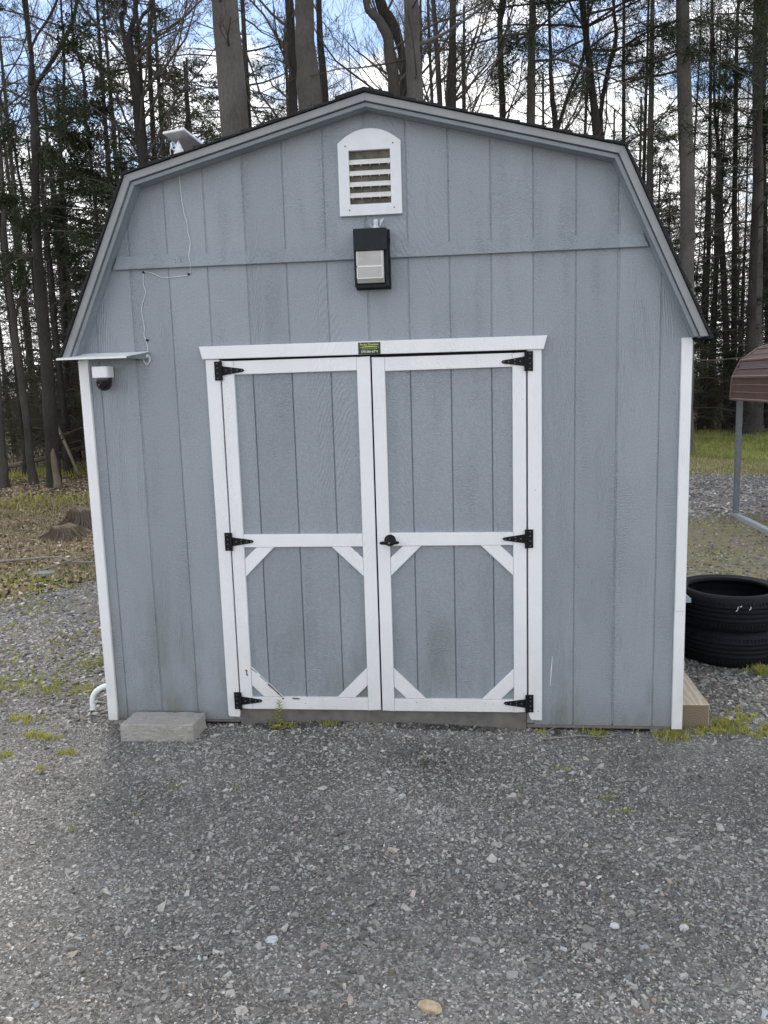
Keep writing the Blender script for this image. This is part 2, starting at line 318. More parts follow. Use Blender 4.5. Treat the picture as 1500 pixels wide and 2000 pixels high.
# ------------------------------------------------------------------ mesh helpers
class MB:
    def __init__(s): s.v = []; s.f = []; s.mi = []; s.base = 0
    def add(s, verts, faces, mi=0):
        b = len(s.v); s.v += [tuple(map(float, q)) for q in verts]; s.f += [tuple(i+b for i in f) for f in faces]; s.mi += [mi]*len(faces); return s
    def box(s, x0, x1, y0, y1, z0, z1, mi=0):
        return s.add([(x0,y0,z0),(x1,y0,z0),(x1,y1,z0),(x0,y1,z0),(x0,y0,z1),(x1,y0,z1),(x1,y1,z1),(x0,y1,z1)],
                     [(0,1,5,4),(1,2,6,5),(2,3,7,6),(3,0,4,7),(4,5,6,7),(3,2,1,0)], mi)
    def prism(s, poly, y0, y1, mi=0):        # poly in x,z (counter-clockwise seen from -y)
        n = len(poly)
        vs = [(x, y0, z) for x, z in poly]+[(x, y1, z) for x, z in poly]
        fs = [tuple(range(n)), tuple(range(2*n-1, n-1, -1))]+[((i+1) % n, i, i+n, (i+1) % n+n) for i in range(n)]
        return s.add(vs, fs, mi)
    def bprism(s, poly, y0, y1, c=0.003, mi=0):   # prism with chamfered front edge at y0
        cx = sum(p[0] for p in poly)/len(poly); cz = sum(p[1] for p in poly)/len(poly)
        n = len(poly); ins = []
        for i in range(n):
            a = Vector(poly[i-1]); b = Vector(poly[i]); d = Vector(poly[(i+1) % n])
            e1 = (b-a).normalized(); e2 = (d-b).normalized()
            n1 = Vector((-e1.y, e1.x)); n2 = Vector((-e2.y, e2.x)); q = n1+n2
            k = max(0.3, 1+n1.dot(n2)); ins.append(b+q*(c/k))
        vs = [(x, y0, z) for x, z in ins]+[(x, y0+c, z) for x, z in poly]+[(x, y1, z) for x, z in poly]
        fs = [tuple(range(n)), tuple(range(3*n-1, 2*n-1, -1))]
        for k in (0, n):
            fs += [((i+1) % n+k, i+k, i+n+k, (i+1) % n+n+k) for i in range(n)]
        return s.add(vs, fs, mi)
    def tube(s, pts, rad, k=8, mi=0, caps=True):
        V, F = tube_np([np.array(pts, float)], [np.array(rad, float)*np.ones(len(pts))], k)
        b = len(s.v); s.v += [tuple(q) for q in V.tolist()]; s.f += [tuple(int(i)+b for i in f) for f in F]; s.mi += [mi]*len(F)
        if caps:
            n = len(pts)*k; s.f += [tuple(b+i for i in range(k-1, -1, -1)), tuple(b+n-k+i for i in range(k))]; s.mi += [mi, mi]
        return s
    def lathe(s, prof, ctr, axis='z', k=32, mi=0, a0=0, a1=2*math.pi):
        n = len(prof); vs = []; fs = []
        full = abs(a1-a0-2*math.pi) < 1e-6; kk = k if full else k+1
        for j in range(kk):
            a = a0+(a1-a0)*j/k; ca, sa = math.cos(a), math.sin(a)
            for r, h in prof:
                q = {'z': (r*ca, r*sa, h), 'y': (r*ca, h, r*sa), 'x': (h, r*ca, r*sa)}[axis]
                vs.append((ctr[0]+q[0], ctr[1]+q[1], ctr[2]+q[2]))
        for j in range(k):
            j2 = (j+1) % kk
            for i in range(n-1): fs.append((j*n+i, j2*n+i, j2*n+i+1, j*n+i+1))
        return s.add(vs, fs, mi)
def frames(P):
    T = np.gradient(P, axis=0) if len(P) > 2 else np.repeat((P[1:]-P[:1]), 2, 0)
    T = T/np.maximum(np.linalg.norm(T, axis=1, keepdims=True), 1e-9)
    ref = np.array([1.0, 0.13, 0.07]) if abs(T[0][0]) < 0.8 else np.array([0.1, 1.0, 0.2])
    U = np.cross(T, ref); U /= np.maximum(np.linalg.norm(U, axis=1, keepdims=True), 1e-9)
    W = np.cross(T, U); return U, W
def tube_np(polys, rads, k):
    Vs, Fs = [], []; base = 0
    ang = np.arange(k)*2*np.pi/k; ca, sa = np.cos(ang), np.sin(ang)
    i0 = np.arange(k); i1 = (i0+1) % k
    for P, R in zip(polys, rads):
        U, W = frames(P); n = len(P)
        V = P[:, None, :]+R[:, None, None]*(U[:, None, :]*ca[None, :, None]+W[:, None, :]*sa[None, :, None])
        Vs.append(V.reshape(-1, 3))
        for j in range(n-1):
            a = base+j*k; Fs.append(np.stack([a+i0, a+i1, a+k+i1, a+k+i0], 1))
        base += n*k
    if not Vs: return np.zeros((0, 3)), np.zeros((0, 4), int)
    return np.concatenate(Vs), np.concatenate(Fs)
def np_mesh(name, V, F, mats, mi=None, tint=None, smooth=True):
    me = bpy.data.meshes.new(name); V = np.asarray(V, np.float32); F = np.asarray(F, np.int32); k = F.shape[1]
    me.vertices.add(len(V)); me.vertices.foreach_set('co', V.ravel())
    me.loops.add(F.size); me.loops.foreach_set('vertex_index', F.ravel())
    me.polygons.add(len(F)); me.polygons.foreach_set('loop_start', np.arange(0, F.size, k, dtype=np.int32))
    if mi is not None: me.polygons.foreach_set('material_index', np.asarray(mi, np.int32))
    me.polygons.foreach_set('use_smooth', np.full(len(F), smooth))
    for m in mats: me.materials.append(m)
    me.update(calc_edges=True)
    if tint is not None:
        a = me.color_attributes.new('tint', 'FLOAT_COLOR', 'POINT')
        a.data.foreach_set('color', np.concatenate([tint, np.ones((len(tint), 1))], 1).astype(np.float32).ravel())
    return me
def link(name, me, parent=None):
    o = bpy.data.objects.new(name, me); C.objects.link(o)
    if parent is not None: o.parent = parent
    return o
def root_base(parent):
    b = Vector((0, 0, 0))
    while parent is not None: b += parent.location; parent = parent.parent
    return b
def obj(name, mb, mat, parent=None, smooth=False):
    b = root_base(parent)
    me = bpy.data.meshes.new(name); me.from_pydata([(x-b.x, y-b.y, z-b.z) for x, y, z in mb.v], [], mb.f)
    for m in (mat if isinstance(mat, (list, tuple)) else [mat]): me.materials.append(m)
    me.polygons.foreach_set('material_index', mb.mi)
    if smooth: me.polygons.foreach_set('use_smooth', [True]*len(me.polygons))
    me.update(); return link(name, me, parent)
def tag(o, label=None, cat=None, group=None, kind=None):
    if label: o['label'] = label
    if cat: o['category'] = cat
    if group: o['group'] = group
    if kind: o['kind'] = kind
    return o
def thing(name, label, cat, loc=(0, 0, 0), group=None):
    o = bpy.data.objects.new(name, None); o.empty_display_size = 0.1; C.objects.link(o); o.location = loc
    return tag(o, label, cat, group)

GZ = -0.045      # ground level at the shed front
def gz(x, y):
    x = np.asarray(x, float); y = np.asarray(y, float)
    und = 0.012*np.sin(x*1.9+0.4)*np.cos(y*1.3)+0.008*np.sin(x*4.1+y*3.3)
    far = np.clip((y-3)/8, 0, 1)
    und = und*(0.5+1.5*far)
    berm = 0.040*np.exp(-((y+0.01)/0.10)**2)*np.exp(-((x-1.35)/0.75)**2)
    nearwall = np.exp(-((y+0.0)/0.5)**2)
    forest = np.clip((-2.0-x)/3.0, 0, 1)*(0.07*np.sin(x*1.3+y*0.9)*np.sin(y*0.7)+0.03*np.sin(x*5+y*2)*np.cos(y*4))
    return GZ+und*(1-nearwall*0.8)+berm+forest*np.clip((y-1.5)/2, 0, 1)

# ------------------------------------------------------------------ ground sheet
def axis(lo, hi, fine_lo, fine_hi, d):
    a = list(np.arange(fine_lo, fine_hi+1e-6, d)); s = d; x = fine_lo
    while x > lo: s *= 1.25; x -= s; a.insert(0, x)
    s = d; x = a[-1]
    while x < hi: s *= 1.25; x += s; a.append(x)
    return np.array(a)
gx = axis(-300, 300, -8, 9, 0.07); gy = axis(-60, 500, -3, 12, 0.07)
GXX, GYY = np.meshgrid(gx, gy); GV = np.stack([GXX, GYY, gz(GXX, GYY)], -1).reshape(-1, 3)
nx = len(gx); ii, jj = np.meshgrid(np.arange(nx-1), np.arange(len(gy)-1)); q = (jj*nx+ii).ravel()
ground = link('ground', np_mesh('ground', GV, np.stack([q, q+1, q+nx+1, q+nx], 1), [M['ground']])); tag(ground, kind='structure')

# ------------------------------------------------------------------ shed
CXS = 1.4465
PROF = [(CXS-1.598, 1.982), (CXS-1.196, 2.852), (CXS, 3.158), (CXS+1.196, 2.852), (CXS+1.598, 1.982)]
def off(d):
    """gambrel profile moved inwards by d; ends kept at eave level"""
    P = [Vector(p) for p in PROF]; lines = []
    for a, b in zip(P[:-1], P[1:]):
        t = (b-a).normalized(); n = Vector((t.y, -t.x)); lines.append((a+n*d, t))
    def isect(l1, l2):
        (p, r), (q, s) = l1, l2; k = (q-p).x*s.y-(q-p).y*s.x; return p+r*(k/(r.x*s.y-r.y*s.x))
    out = []
    hz = (Vector((0, PROF[0][1])), Vector((1, 0)))
    out.append(isect(lines[0], hz)); out += [isect(lines[i], lines[i+1]) for i in range(3)]; out.append(isect(lines[3], hz))
    return [(p.x, p.y) for p in out]
def top_at(x, prof):
    for a, b in zip(prof[:-1], prof[1:]):
        if a[0] <= x <= b[0]: return a[1]+(b[1]-a[1])*(x-a[0])/(b[0]-a[0])
    return 0
DEPTH = 3.7
shed = thing('shed', 'blue grey gambrel roofed shed with white trimmed double doors in the middle of the gravel', 'shed', (CXS, 0, 0))
WP = off(0.052)
XL, XR = -0.101, 2.990
def clip_board(x0, x1, z0, z1=None, dz=0.0):
    xs = [x0]+[p[0] for p in WP[1:4] if x0 < p[0] < x1]+[x1]
    tops = []
    for x in xs:
        zt = top_at(x, WP)-dz
        tops.append((x, zt if z1 is None else min(zt, z1)))
    if z1 is not None:      # insert crossing where roof line meets z1
        pts = []
        for (a, za), (b, zb) in zip(tops[:-1], tops[1:]):
            pts.append((a, za))
            ta, tb = top_at(a, WP)-dz, top_at(b, WP)-dz
            if (ta-z1)*(tb-z1) < 0:
                k = (z1-ta)/(tb-ta); pts.append((a+(b-a)*k, z1))
        pts.append(tops[-1]); tops = pts
    if max(t[1] for t in tops) <= z0+0.01: return None
    tops = [(x, max(z, z0+0.001)) for x, z in tops]
    return [(x0, z0), (x1, z0)]+tops[::-1]
fw = MB()
cuts = [(-1.02*0.2032, 0)]+[(i*0.2032, i) for i in range(15)]+[(XR+0.08, 99)]
seam = {1, 7, 13}
def groove_x(k): return k*0.2032
edges = [WP[0][0]+0.004]+[groove_x(k) for k in range(15)]+[WP[4][0]-0.004]
for seg in range(len(edges)-1):
    gl = 0.0048 if (seg-1) in seam else 0.0024+0.001*((seg*7) % 3)/2
    gr = 0.0048 if seg in seam else 0.0024+0.001*((seg*5) % 3)/2
    x0 = edges[seg]+(gl if seg else 0); x1 = edges[seg+1]-(gr if seg < len(edges)-2 else 0)
    p = clip_board(x0, x1, 2.449)                    # upper sheets
    if p: fw.bprism(p, 0.0, 0.010, 0.0022)
    if x1 > -0.101+0.002 and x0 < XR-0.002 or True:
        xa, xb = max(x0, XL+0.002), min(x1, XR-0.002)
        if xb > xa:
            zb = 0.004-0.004*xa
            # lower sheets, cut round the door opening
            if xb < 0.615 or xa > 2.22: fw.bprism(clip_board(xa, xb, zb, 2.445), 0.0, 0.010, 0.0022)
            else:
                a, b_ = xa, xb
                if xa < 0.60: fw.bprism([(xa, zb), (0.60, zb), (0.60, 2.0), (xa, 2.0)], 0.0, 0.010, 0.0)
                if xb > 2.26: fw.bprism([(2.26, zb), (xb, zb), (xb, 2.0), (2.26, 2.0)], 0.0, 0.010, 0.0)
                fw.bprism(clip_board(xa, xb, 2.0, 2.445), 0.0, 0.010, 0.0022)
        # slivers of the sheet under the overhang outside the side walls
        for (sa, sb) in ((x0, min(x1, XL+0.002)), (max(x0, XR-0.002), x1)):
            if sb-sa > 0.004:
                pp = clip_board(sa, sb, 1.985, 2.445)
                if pp: fw.bprism(pp, 0.0, 0.010, 0.001)
obj('siding', fw, M['siding'], shed)
bk = MB(); bk.prism([(WP[0][0], 1.984), (WP[4][0], 1.984)]+[(p[0], p[1]) for p in WP[3:0:-1]], 0.0042, 0.02)
bk.prism([(XL+0.01, 0.002), (0.645, 0.002), (0.645, 1.984), (XL+0.01, 1.984)], 0.0042, 0.02); bk.prism([(2.20, 0.002), (XR-0.01, 0.002), (XR-0.01, 1.984), (2.20, 1.984)], 0.0042, 0.02)
obj('sheathing', bk, M['siding'], shed)
sw = MB()
for s, x in ((-1, XL), (1, XR)):
    y = 0.022
    while y < DEPTH-0.1:
        y2 = min(y+0.2032, DEPTH-0.1)
        if s < 0: sw.box(x, x+0.02, y+0.004, y2, 0.0, 2.0)
        else: sw.box(x-0.02, x, y+0.004, y2, 0.0, 2.0)
        y = y2
sw.box(XL+0.02, XR-0.02, DEPTH-0.12, DEPTH-0.1, 0.0, 2.0)
obj('side_wall', sw, M['siding'], shed)
rw = MB(); rw.prism([(XL, 2.0), (XR, 2.0)]+[(p[0], p[1]) for p in WP[::-1]], DEPTH-0.12, DEPTH-0.1); obj('rear_gable', rw, M['siding'], shed)
sub = MB(); sub.box(XL+0.02, XR-0.02, 0.12, DEPTH-0.2, -0.03, 0.0); sub.box(0.1, 0.24, 0.03, DEPTH-0.2, -0.12, -0.03)
sub.box(2.72, 2.86, 0.03, DEPTH-0.2, -0.12, -0.03); sub.box(0.64, 2.20, 0.10, 0.115, 0.0, 1.99); obj('floor_frame', sub, M['gap'], shed)
br = MB(); br.box(XL+0.006, 0.64, 0.002, 0.02, -0.012, 0.006); obj('bottom_rail', br, M['sill'], shed); br = MB(); br.box(2.20, XR-0.05, 0.002, 0.02, -0.022, -0.002); obj('bottom_rail', br, M['sill'], shed)
s_ = MB(); s_.box(0.643, 2.197, 0.004, 0.05, -0.08, 0.068); obj('door_sill', s_, M['sill'], shed)
pb = MB(); pb.box(2.84, 2.985, 0.015, 0.20, -0.14, -0.024); obj('pier_block', pb, M['concrete'], shed)
pb = MB(); pb.box(-0.09, 0.02, 0.015, 0.20, -0.14, -0.014); obj('pier_block', pb, M['concrete'], shed)

# fascia, subfascia, soffit, roof
def band(d0, d1, y0, y1, k, mb=None, c=0.0015):
    A, B = off(d0), off(d1); mb = mb or MB()
    poly = [A[k], A[k+1], B[k+1], B[k]]
    poly = poly[::-1]
    return mb.bprism(poly, y0, y1, c)
for k in range(4):
    obj('fascia_board', band(0.0, 0.034, -0.100, -0.080, k), M['fascia'], shed)
    obj('subfascia_board', band(0.0375, 0.0565, -0.088, -0.060, k), M['fascia2'], shed)
    obj('fascia_shade_strip', band(0.0335, 0.038, -0.072, -0.0605, k), M['gap'], shed)  # shade line between the two boards, put in as a near-black strip
    obj('soffit', band(0.010, 0.0535, -0.062, 0.002, k), M['trimblue'], shed)
    b_ = MB()
    A, B = off(-0.004), off(0.05); b_.prism([A[k], B[k], B[k+1], A[k+1]], 0.003, DEPTH); obj('roof_deck', b_, M['fascia2'], shed)
ev = MB(); ev.box(WP[0][0]-0.03, XL+0.0, 0.001, DEPTH-0.1, 1.972, 1.982); obj('eave_soffit', ev, M['gap'], shed); ev = MB(); ev.box(XR, WP[4][0]+0.03, 0.001, DEPTH-0.1, 1.972, 1.982); obj('eave_soffit', ev, M['gap'], shed)
rf = MB()
OUT = off(-0.003)
for k in range(4):
    a, b = Vector(OUT[k]), Vector(OUT[k+1])
    if k >= 2: a, b = b, a                    # a = lower end
    L_ = (b-a).length; t = (b-a)/L_; n = Vector((-t.y, t.x));
    if n.y < 0: n = -n
    nc = int(round(L_/0.127)); s0 = -0.014
    for i in range(nc):
        s1 = L_*(i+1)/nc+(0.006 if i == nc-1 else 0.012); s = s0 if i == 0 else L_*i/nc
        y = -0.112-random.random()*0.003
        while y < DEPTH+0.02:
            wdt = min(0.30+random.random()*0.05, DEPTH+0.02-y); th = 0.011+random.random()*0.004
            p = [a+t*s, a+t*s1, a+t*s1+n*0.004, a+t*s+n*th]
            q = [(v.x, v.y) for v in p]
            rf.prism(q if k < 2 else q[::-1], y, y+wdt-0.004); y += wdt
obj('shingle_roof', rf, M['shingle'], shed)
# ridge cap
rc = MB()
y = -0.116
while y < DEPTH:
    R_ = OUT[2]; rc.prism([(R_[0]-0.14, R_[1]-0.028), (R_[0], R_[1]+0.004), (R_[0]+0.14, R_[1]-0.028), (R_[0]+0.14, R_[1]-0.018), (R_[0], R_[1]+0.018), (R_[0]-0.14, R_[1]-0.018)][::1], y, y+0.15); y += 0.16
obj('ridge_cap', rc, M['shingle'], shed)
# collar board and corner boards
def roof_x(z, d, s):
    P = off(d); a, b = (P[0], P[1]) if s < 0 else (P[4], P[3]); k = (z-a[1])/(b[1]-a[1]); return a[0]+(b[0]-a[0])*k
cb = MB(); cb.bprism([(roof_x(2.417, 0.062, -1), 2.417), (roof_x(2.414, 0.062, 1), 2.414), (roof_x(2.476, 0.062, 1), 2.476), (roof_x(2.481, 0.062, -1), 2.481)], -0.020, 0.0, 0.002)
obj('collar_board', cb, M['trimblue'], shed)
c1 = MB(); c1.bprism([(XL-0.003, -0.002), (-0.054, -0.002), (-0.054, 1.972), (XL-0.003, 1.972)], -0.020, -0.0015, 0.002); c1.box(XL-0.006, XL-0.001, -0.017, 0.05, -0.001, 1.97)
obj('corner_board', c1, M['white'], shed)
c1 = MB(); c1.bprism([(2.941, -0.014), (2.990, -0.014), (2.990, 0.618), (2.941, 0.618)], -0.020, -0.0015, 0.002)
c1.bprism([(2.942, 0.6195), (2.990, 0.6195), (2.990, 1.982), (2.942, 1.982)], -0.0195, -0.0015, 0.002); c1.box(2.9905, 2.9935, -0.016, 0.05, -0.013, 1.97)
obj('corner_board', c1, M['white'], shed)
# door surround
hd = MB(); hd.bprism([(0.563, 1.955), (2.282, 1.949), (2.300, 2.015), (0.549, 2.019)], -0.036, -0.001, 0.002); obj('door_header', hd, M['white'], shed)
hu = MB(); hu.box(0.656, 2.20, -0.012, 0.03, 1.9505, 1.9535); hu.box(0.656, 2.2, 0.006, 0.03, 1.90, 1.98); obj('door_stop', hu, M['gap'], shed)
fr = MB(); fr.bprism([(0.582, 0.040), (0.590, 0.029), (0.645, 0.027), (0.648, 0.045), (0.648, 1.952), (0.576, 1.9535), (0.580, 1.0)], -0.024, -0.001, 0.002); obj('door_frame', fr, M['white'], shed)
fr = MB(); fr.bprism([(2.214, 0.040), (2.222, 0.030), (2.276, 0.028), (2.276, 1.0), (2.273, 1.948), (2.206, 1.949), (2.206, 1.0), (2.207, 0.06)], -0.024, -0.001, 0.002); obj('door_frame', fr, M['white'], shed)

def door(x0, x1, top, bot, gr, sl_, sr, hinge_s, braces, label):
    mb = MB()
    es = [x0+0.01]+gr+[x1-0.01]
    for i in range(len(es)-1):
        a = es[i]+(0.0026 if i else 0); b = es[i+1]-(0.0026 if i < len(es)-2 else 0)
        mb.bprism([(a, bot+0.01), (b, bot+0.01), (b, top-0.01), (a, top-0.01)], -0.0045, 0.012, 0.002)
    mb.box(x0+0.012, x1-0.012, 0.004, 0.02, bot+0.012, top-0.012)
    d = obj('door', mb, M['siding'], shed); d['label'] = label
    Y0 = -0.024
    def board(nm, poly, y=Y0):
        m = MB(); m.bprism(poly, y, -0.003, 0.002); return obj(nm, m, M['white'], d)
    board('stile', [(x0, bot+0.004), (sl_, bot), (sl_, top-0.002), (x0, top)])
    board('stile', [(sr, bot), (x1, bot+0.003), (x1, top-0.001), (sr, top-0.003)])
    board('rail', [(sl_+0.001, top-0.071), (sr-0.001, top-0.069), (sr-0.001, top-0.002), (sl_+0.001, top-0.002)], Y0+0.001)
    board('rail', [(sl_+0.001, 0.972), (sr-0.001, 0.971), (sr-0.001, 1.037), (sl_+0.001, 1.040)], Y0+0.001)
    board('rail', [(sl_+0.001, bot+0.001), (sr-0.001, bot+0.001), (sr-0.001, bot+0.069), (sl_+0.001, bot+0.068)], Y0+0.001)
    zt, zb = 0.9705, bot+0.070
    for poly in ([(sl_+0.001, 0.812), (sl_+0.163, zt), (sl_+0.068, zt), (sl_+0.001, 0.908)], [(sr-0.001, 0.810), (sr-0.001, 0.905), (sr-0.068, zt), (sr-0.166, zt)],
                 [(sl_+0.001, zb+0.065), (sl_+0.067, zb), (sl_+0.168, zb), (sl_+0.001, zb+0.167)], [(sr-0.001, zb+0.069), (sr-0.001, zb+0.166), (sr-0.166, zb), (sr-0.070, zb)]):
        board('corner_brace', poly, Y0+0.004)
    for zc in (1.894, 1.004, 0.122):
        h = MB(); s = hinge_s; xe = x0 if s > 0 else x1
        xp = [xe-s*0.034, xe+s*0.001]
        a, b = min(xp), max(xp)
        h.bprism([(a, zc-0.048), (b, zc-0.048), (b, zc+0.048), (a, zc+0.048)], -0.031, -0.022, 0.002)
        h.tube([(xe+s*0.002, -0.034, zc-0.048), (xe+s*0.002, -0.034, zc+0.048)], 0.007, 10)
        xt = xe+s*0.121
        pl = [(xe+s*0.004, zc-0.024), (xt-s*0.008, zc-0.0075), (xt, zc), (xt-s*0.008, zc+0.0075), (xe+s*0.004, zc+0.024)]
        if s < 0: pl = pl[::-1]
        h.bprism(pl, -0.031, -0.022, 0.0015)
        for dx, dz in ((0.028, 0.0), (0.055, 0.008), (0.055, -0.008), (0.085, 0.0), (0.108, 0)):
            h.lathe([(0.0001, -0.0355), (0.003, -0.0345), (0.0038, -0.031)], (xe+s*dx, 0, zc+dz), 'y', 8, mi=1)
        for dz in (-0.036, -0.012, 0.014, 0.036):
            h.lathe([(0.0001, -0.0355), (0.003, -0.0345), (0.0038, -0.031)], (xe-s*0.018, 0, zc+dz), 'y', 8, mi=1)
        obj('hinge', h, [M['black'], M['screw']], d)
    return d
dl = door(0.656, 1.4235, 1.944, 0.073, [0.816, 1.019, 1.221], 0.721, 1.356, 1, None, 'left door with flaking paint on its lower corner')
dr = door(1.4325, 2.197, 1.938, 0.070, [1.624, 1.828, 2.030], 1.497, 2.131, -1, None, 'right door with the black turn handle')
hn = MB(); hn.lathe([(0.0001, -0.062), (0.014, -0.060), (0.019, -0.050), (0.022, -0.038), (0.030, -0.030), (0.031, -0.023)], (1.499, 0, 1.002), 'y', 20)
hp = []
for i in range(13):
    a = -1+2*i/12; hp.append((1.4985+a*0.050, -0.062-0.004*(1-a*a), 0.9965+0.001*a))
hn.tube(hp, [0.004 if i in (0, 12) else 0.0075+0.004*(1-abs(-1+2*i/12)) for i in range(13)], 10)
hn.lathe([(0.0001, -0.080), (0.006, -0.079), (0.0065, -0.07)], (1.499, 0, 0.997), 'y', 12, mi=1)
obj('handle', hn, [M['black'], M['screw']], dr, smooth=True)
# bare patch and split along the lower left brace
pc = MB()
for pk, (xa, za, xb, zb2, wd) in enumerate(((0.724, 0.305, 0.752, 0.281, 0.004), (0.772, 0.262, 0.812, 0.222, 0.003), (0.815, 0.220, 0.872, 0.163, 0.010), (0.862, 0.172, 0.888, 0.144, 0.007))):
    if pk in (1, 2): obj('bare_wood_patch', pc, M['root'], dl); pc = MB()
    d_ = Vector((xb-xa, zb2-za)).normalized(); n_ = Vector((-d_.y, d_.x))*wd
    pc.prism([(xa, za), (xa-n_.x, za-n_.y), (xb-n_.x*0.6, zb2-n_.y*0.6), (xb, zb2)], -0.0212, -0.0198)
obj('bare_wood_patch', pc, M['root'], dl); pc = MB(); pc.prism([(0.945, 0.134), (0.975, 0.131), (0.99, 0.137), (0.965, 0.1405), (0.942, 0.1405)], -0.0250, -0.0225)
obj('bare_wood_patch', pc, M['root'], dl); pc = MB(); pc.prism([(0.885, 0.135), (0.893, 0.131), (0.90, 0.139), (0.888, 0.1405)], -0.0250, -0.0225)
obj('bare_wood_patch', pc, M['root'], dl); pc = MB(); pc.prism([(0.690, 0.290), (0.704, 0.288), (0.703, 0.296), (0.693, 0.299)], -0.0260, -0.0235)
pc.prism([(0.694, 0.268), (0.706, 0.262), (0.702, 0.274), (0.700, 0.292), (0.697, 0.290)], -0.0260, -0.0235)
obj('bare_wood_patch', pc, M['root'], dl)
sc_ = MB(); sc_.prism([(2.318, 0.211), (2.3205, 0.211), (2.327, 0.29), (2.332, 0.373), (2.3305, 0.373), (2.323, 0.30)], -0.0012, 0.0003); obj('paint_scratch', sc_, M['ventwhite'], shed)

# gable vent
vf = MB()
arch = [(1.4505+0.153*math.sin(a), 0) for a in ()]
NA = 22; outer = [(1.298, 2.622), (1.604, 2.622)]
for i in range(NA+1):
    t_ = -1+2*i/NA; x = 1.4505-0.153*t_*-1
    xx = 1.604-0.306*i/NA; u_ = (xx-1.451)/0.153; outer.append((xx, 2.958+0.063*(1-abs(u_)**2.1)))
inner = [(1.350, 2.674), (1.552, 2.674), (1.552, 2.924), (1.350, 2.924)]
# ring as four prisms
topz = [(x, z) for x, z in outer[2:]]
vf.bprism([(1.298, 2.622), (1.604, 2.622), (1.604, 2.674), (1.298, 2.674)], -0.022, 0.0, 0.0)
vf.bprism([(1.298, 2.674), (1.350, 2.674), (1.350, 2.924), (1.298, 2.924)], -0.022, 0.0, 0.0)
vf.bprism([(1.552, 2.674), (1.604, 2.674), (1.604, 2.924), (1.552, 2.924)], -0.022, 0.0, 0.0)
vf.bprism([(1.298, 2.924), (1.604, 2.924)]+topz, -0.022, 0.0, 0.0)
for x, z in ((1.335, 2.945), (1.567, 2.949), (1.347, 2.648), (1.566, 2.652)):
    vf.lathe([(0.0001, -0.0245), (0.0035, -0.0235), (0.004, -0.022)], (x, 0, z), 'y', 8, mi=1)
vent = obj('gable_vent', vf, [M['ventwhite'], M['screw']], shed)
vb = MB(); vb.box(1.350, 1.552, -0.0035, -0.001, 2.674, 2.924); obj('vent_screen', vb, M['ventback'], vent)
for i in range(5):
    z = 2.872-i*0.0515
    if z < 2.67: continue
    m = MB(); z0 = z
    m.add([(1.351, -0.0205, z0-0.013), (1.551, -0.0205, z0-0.013), (1.551, -0.0205, z0-0.006), (1.351, -0.0205, z0-0.006), (1.351, -0.004, z0+0.013), (1.551, -0.004, z0+0.013), (1.551, -0.004, z0+0.009), (1.351, -0.004, z0+0.009)],
          [(0, 1, 2, 3), (3, 2, 5, 4), (4, 5, 6, 7), (7, 6, 1, 0), (0, 3, 4, 7), (1, 6, 5, 2)])
    for j in range(5):
        x = 1.362+j*0.0445; m.box(x, x+0.0035, -0.014, -0.004, z0-0.017, z0-0.010)
    obj('slat', m, M['slat'], vent)
# sign sticker on the header
def text_mesh(s, size, cx, cz, y, mat, parent, name, sx=1.0, bold=0.0):
    cu = bpy.data.curves.new(name, 'FONT'); cu.body = s; cu.size = size; cu.align_x = 'CENTER'; cu.align_y = 'CENTER'; cu.extrude = 0.0004; cu.offset = bold
    o = bpy.data.objects.new(name, cu); C.objects.link(o); bpy.context.view_layer.update()
    me = bpy.data.meshes.new_from_object(o.evaluated_get(bpy.context.evaluated_depsgraph_get())); bpy.data.objects.remove(o)
    b = root_base(parent)
    for v in me.vertices: v.co = Vector((cx+v.co.x*sx-b.x, y-v.co.z-b.y, cz+v.co.y-b.z))
    me.materials.clear(); me.materials.append(mat)
    return link(name, me, parent)
sign = thing('sign', 'small dark green and yellow sticker on the white door header', 'sign', (1.424, -0.037, 1.981))
m = MB(); m.bprism([(1.368, 1.953), (1.480, 1.952), (1.480, 2.0105), (1.368, 2.0115)], -0.0375, -0.0362, 0.0003); obj('backing', m, M['signgreen'], sign)
text_mesh('Rocky Mountain', 0.0155, 1.424, 2.0005, -0.0380, M['signyellow'], sign, 'lettering', 0.92, 0.0003)
m = MB()
ar = []
for i in range(15): t_ = -1+i/7; ar.append((1.424+0.051*t_, 1.9855+0.007*(1-t_*t_)))
for i in range(14, -1, -1): t_ = -1+i/7; ar.append((1.424+0.049*t_, 1.9850+0.0025*(1-t_*t_)))
m.prism(ar[::-1], -0.0382, -0.0374)
for i in range(9): m.box(1.386+i*0.0087, 1.386+i*0.0087+0.006, -0.0381, -0.0374, 1.9785, 1.9805, 1)
obj('emblem', m, [M['signyellow'], M['signpale']], sign)
text_mesh('570-266-6394', 0.0150, 1.424, 1.9655, -0.0380, M['signpale'], sign, 'lettering', 0.98, 0.0004)

# ------------------------------------------------------------------ wall lamp
lamp = thing('wall_lamp', 'black wall pack lamp with a prismatic glass lens below the gable vent', 'wall lamp', (1.455, 0, 2.41))
m = MB()
side = [(-0.001, 2.545), (-0.105, 2.545), (-0.118, 2.535), (-0.118, 2.440), (-0.060, 2.438), (-0.060, 2.290), (-0.085, 2.286), (-0.085, 2.273), (-0.001, 2.273)]
def xprism(mb, poly, x0, x1, mi=0):     # polygon in y,z
    n = len(poly); vs = [(x0, y, z) for y, z in poly]+[(x1, y, z) for y, z in poly]
    fs = [tuple(range(n)), tuple(range(2*n-1, n-1, -1))]+[((i+1) % n, i, i+n, (i+1) % n+n) for i in range(n)]
    mb.add(vs, fs, mi)
xprism(m, side, 1.372, 1.530)
xprism(m, [(-0.001, 2.550), (-0.03, 2.550), (-0.03, 2.268), (-0.001, 2.268)], 1.368, 1.540)
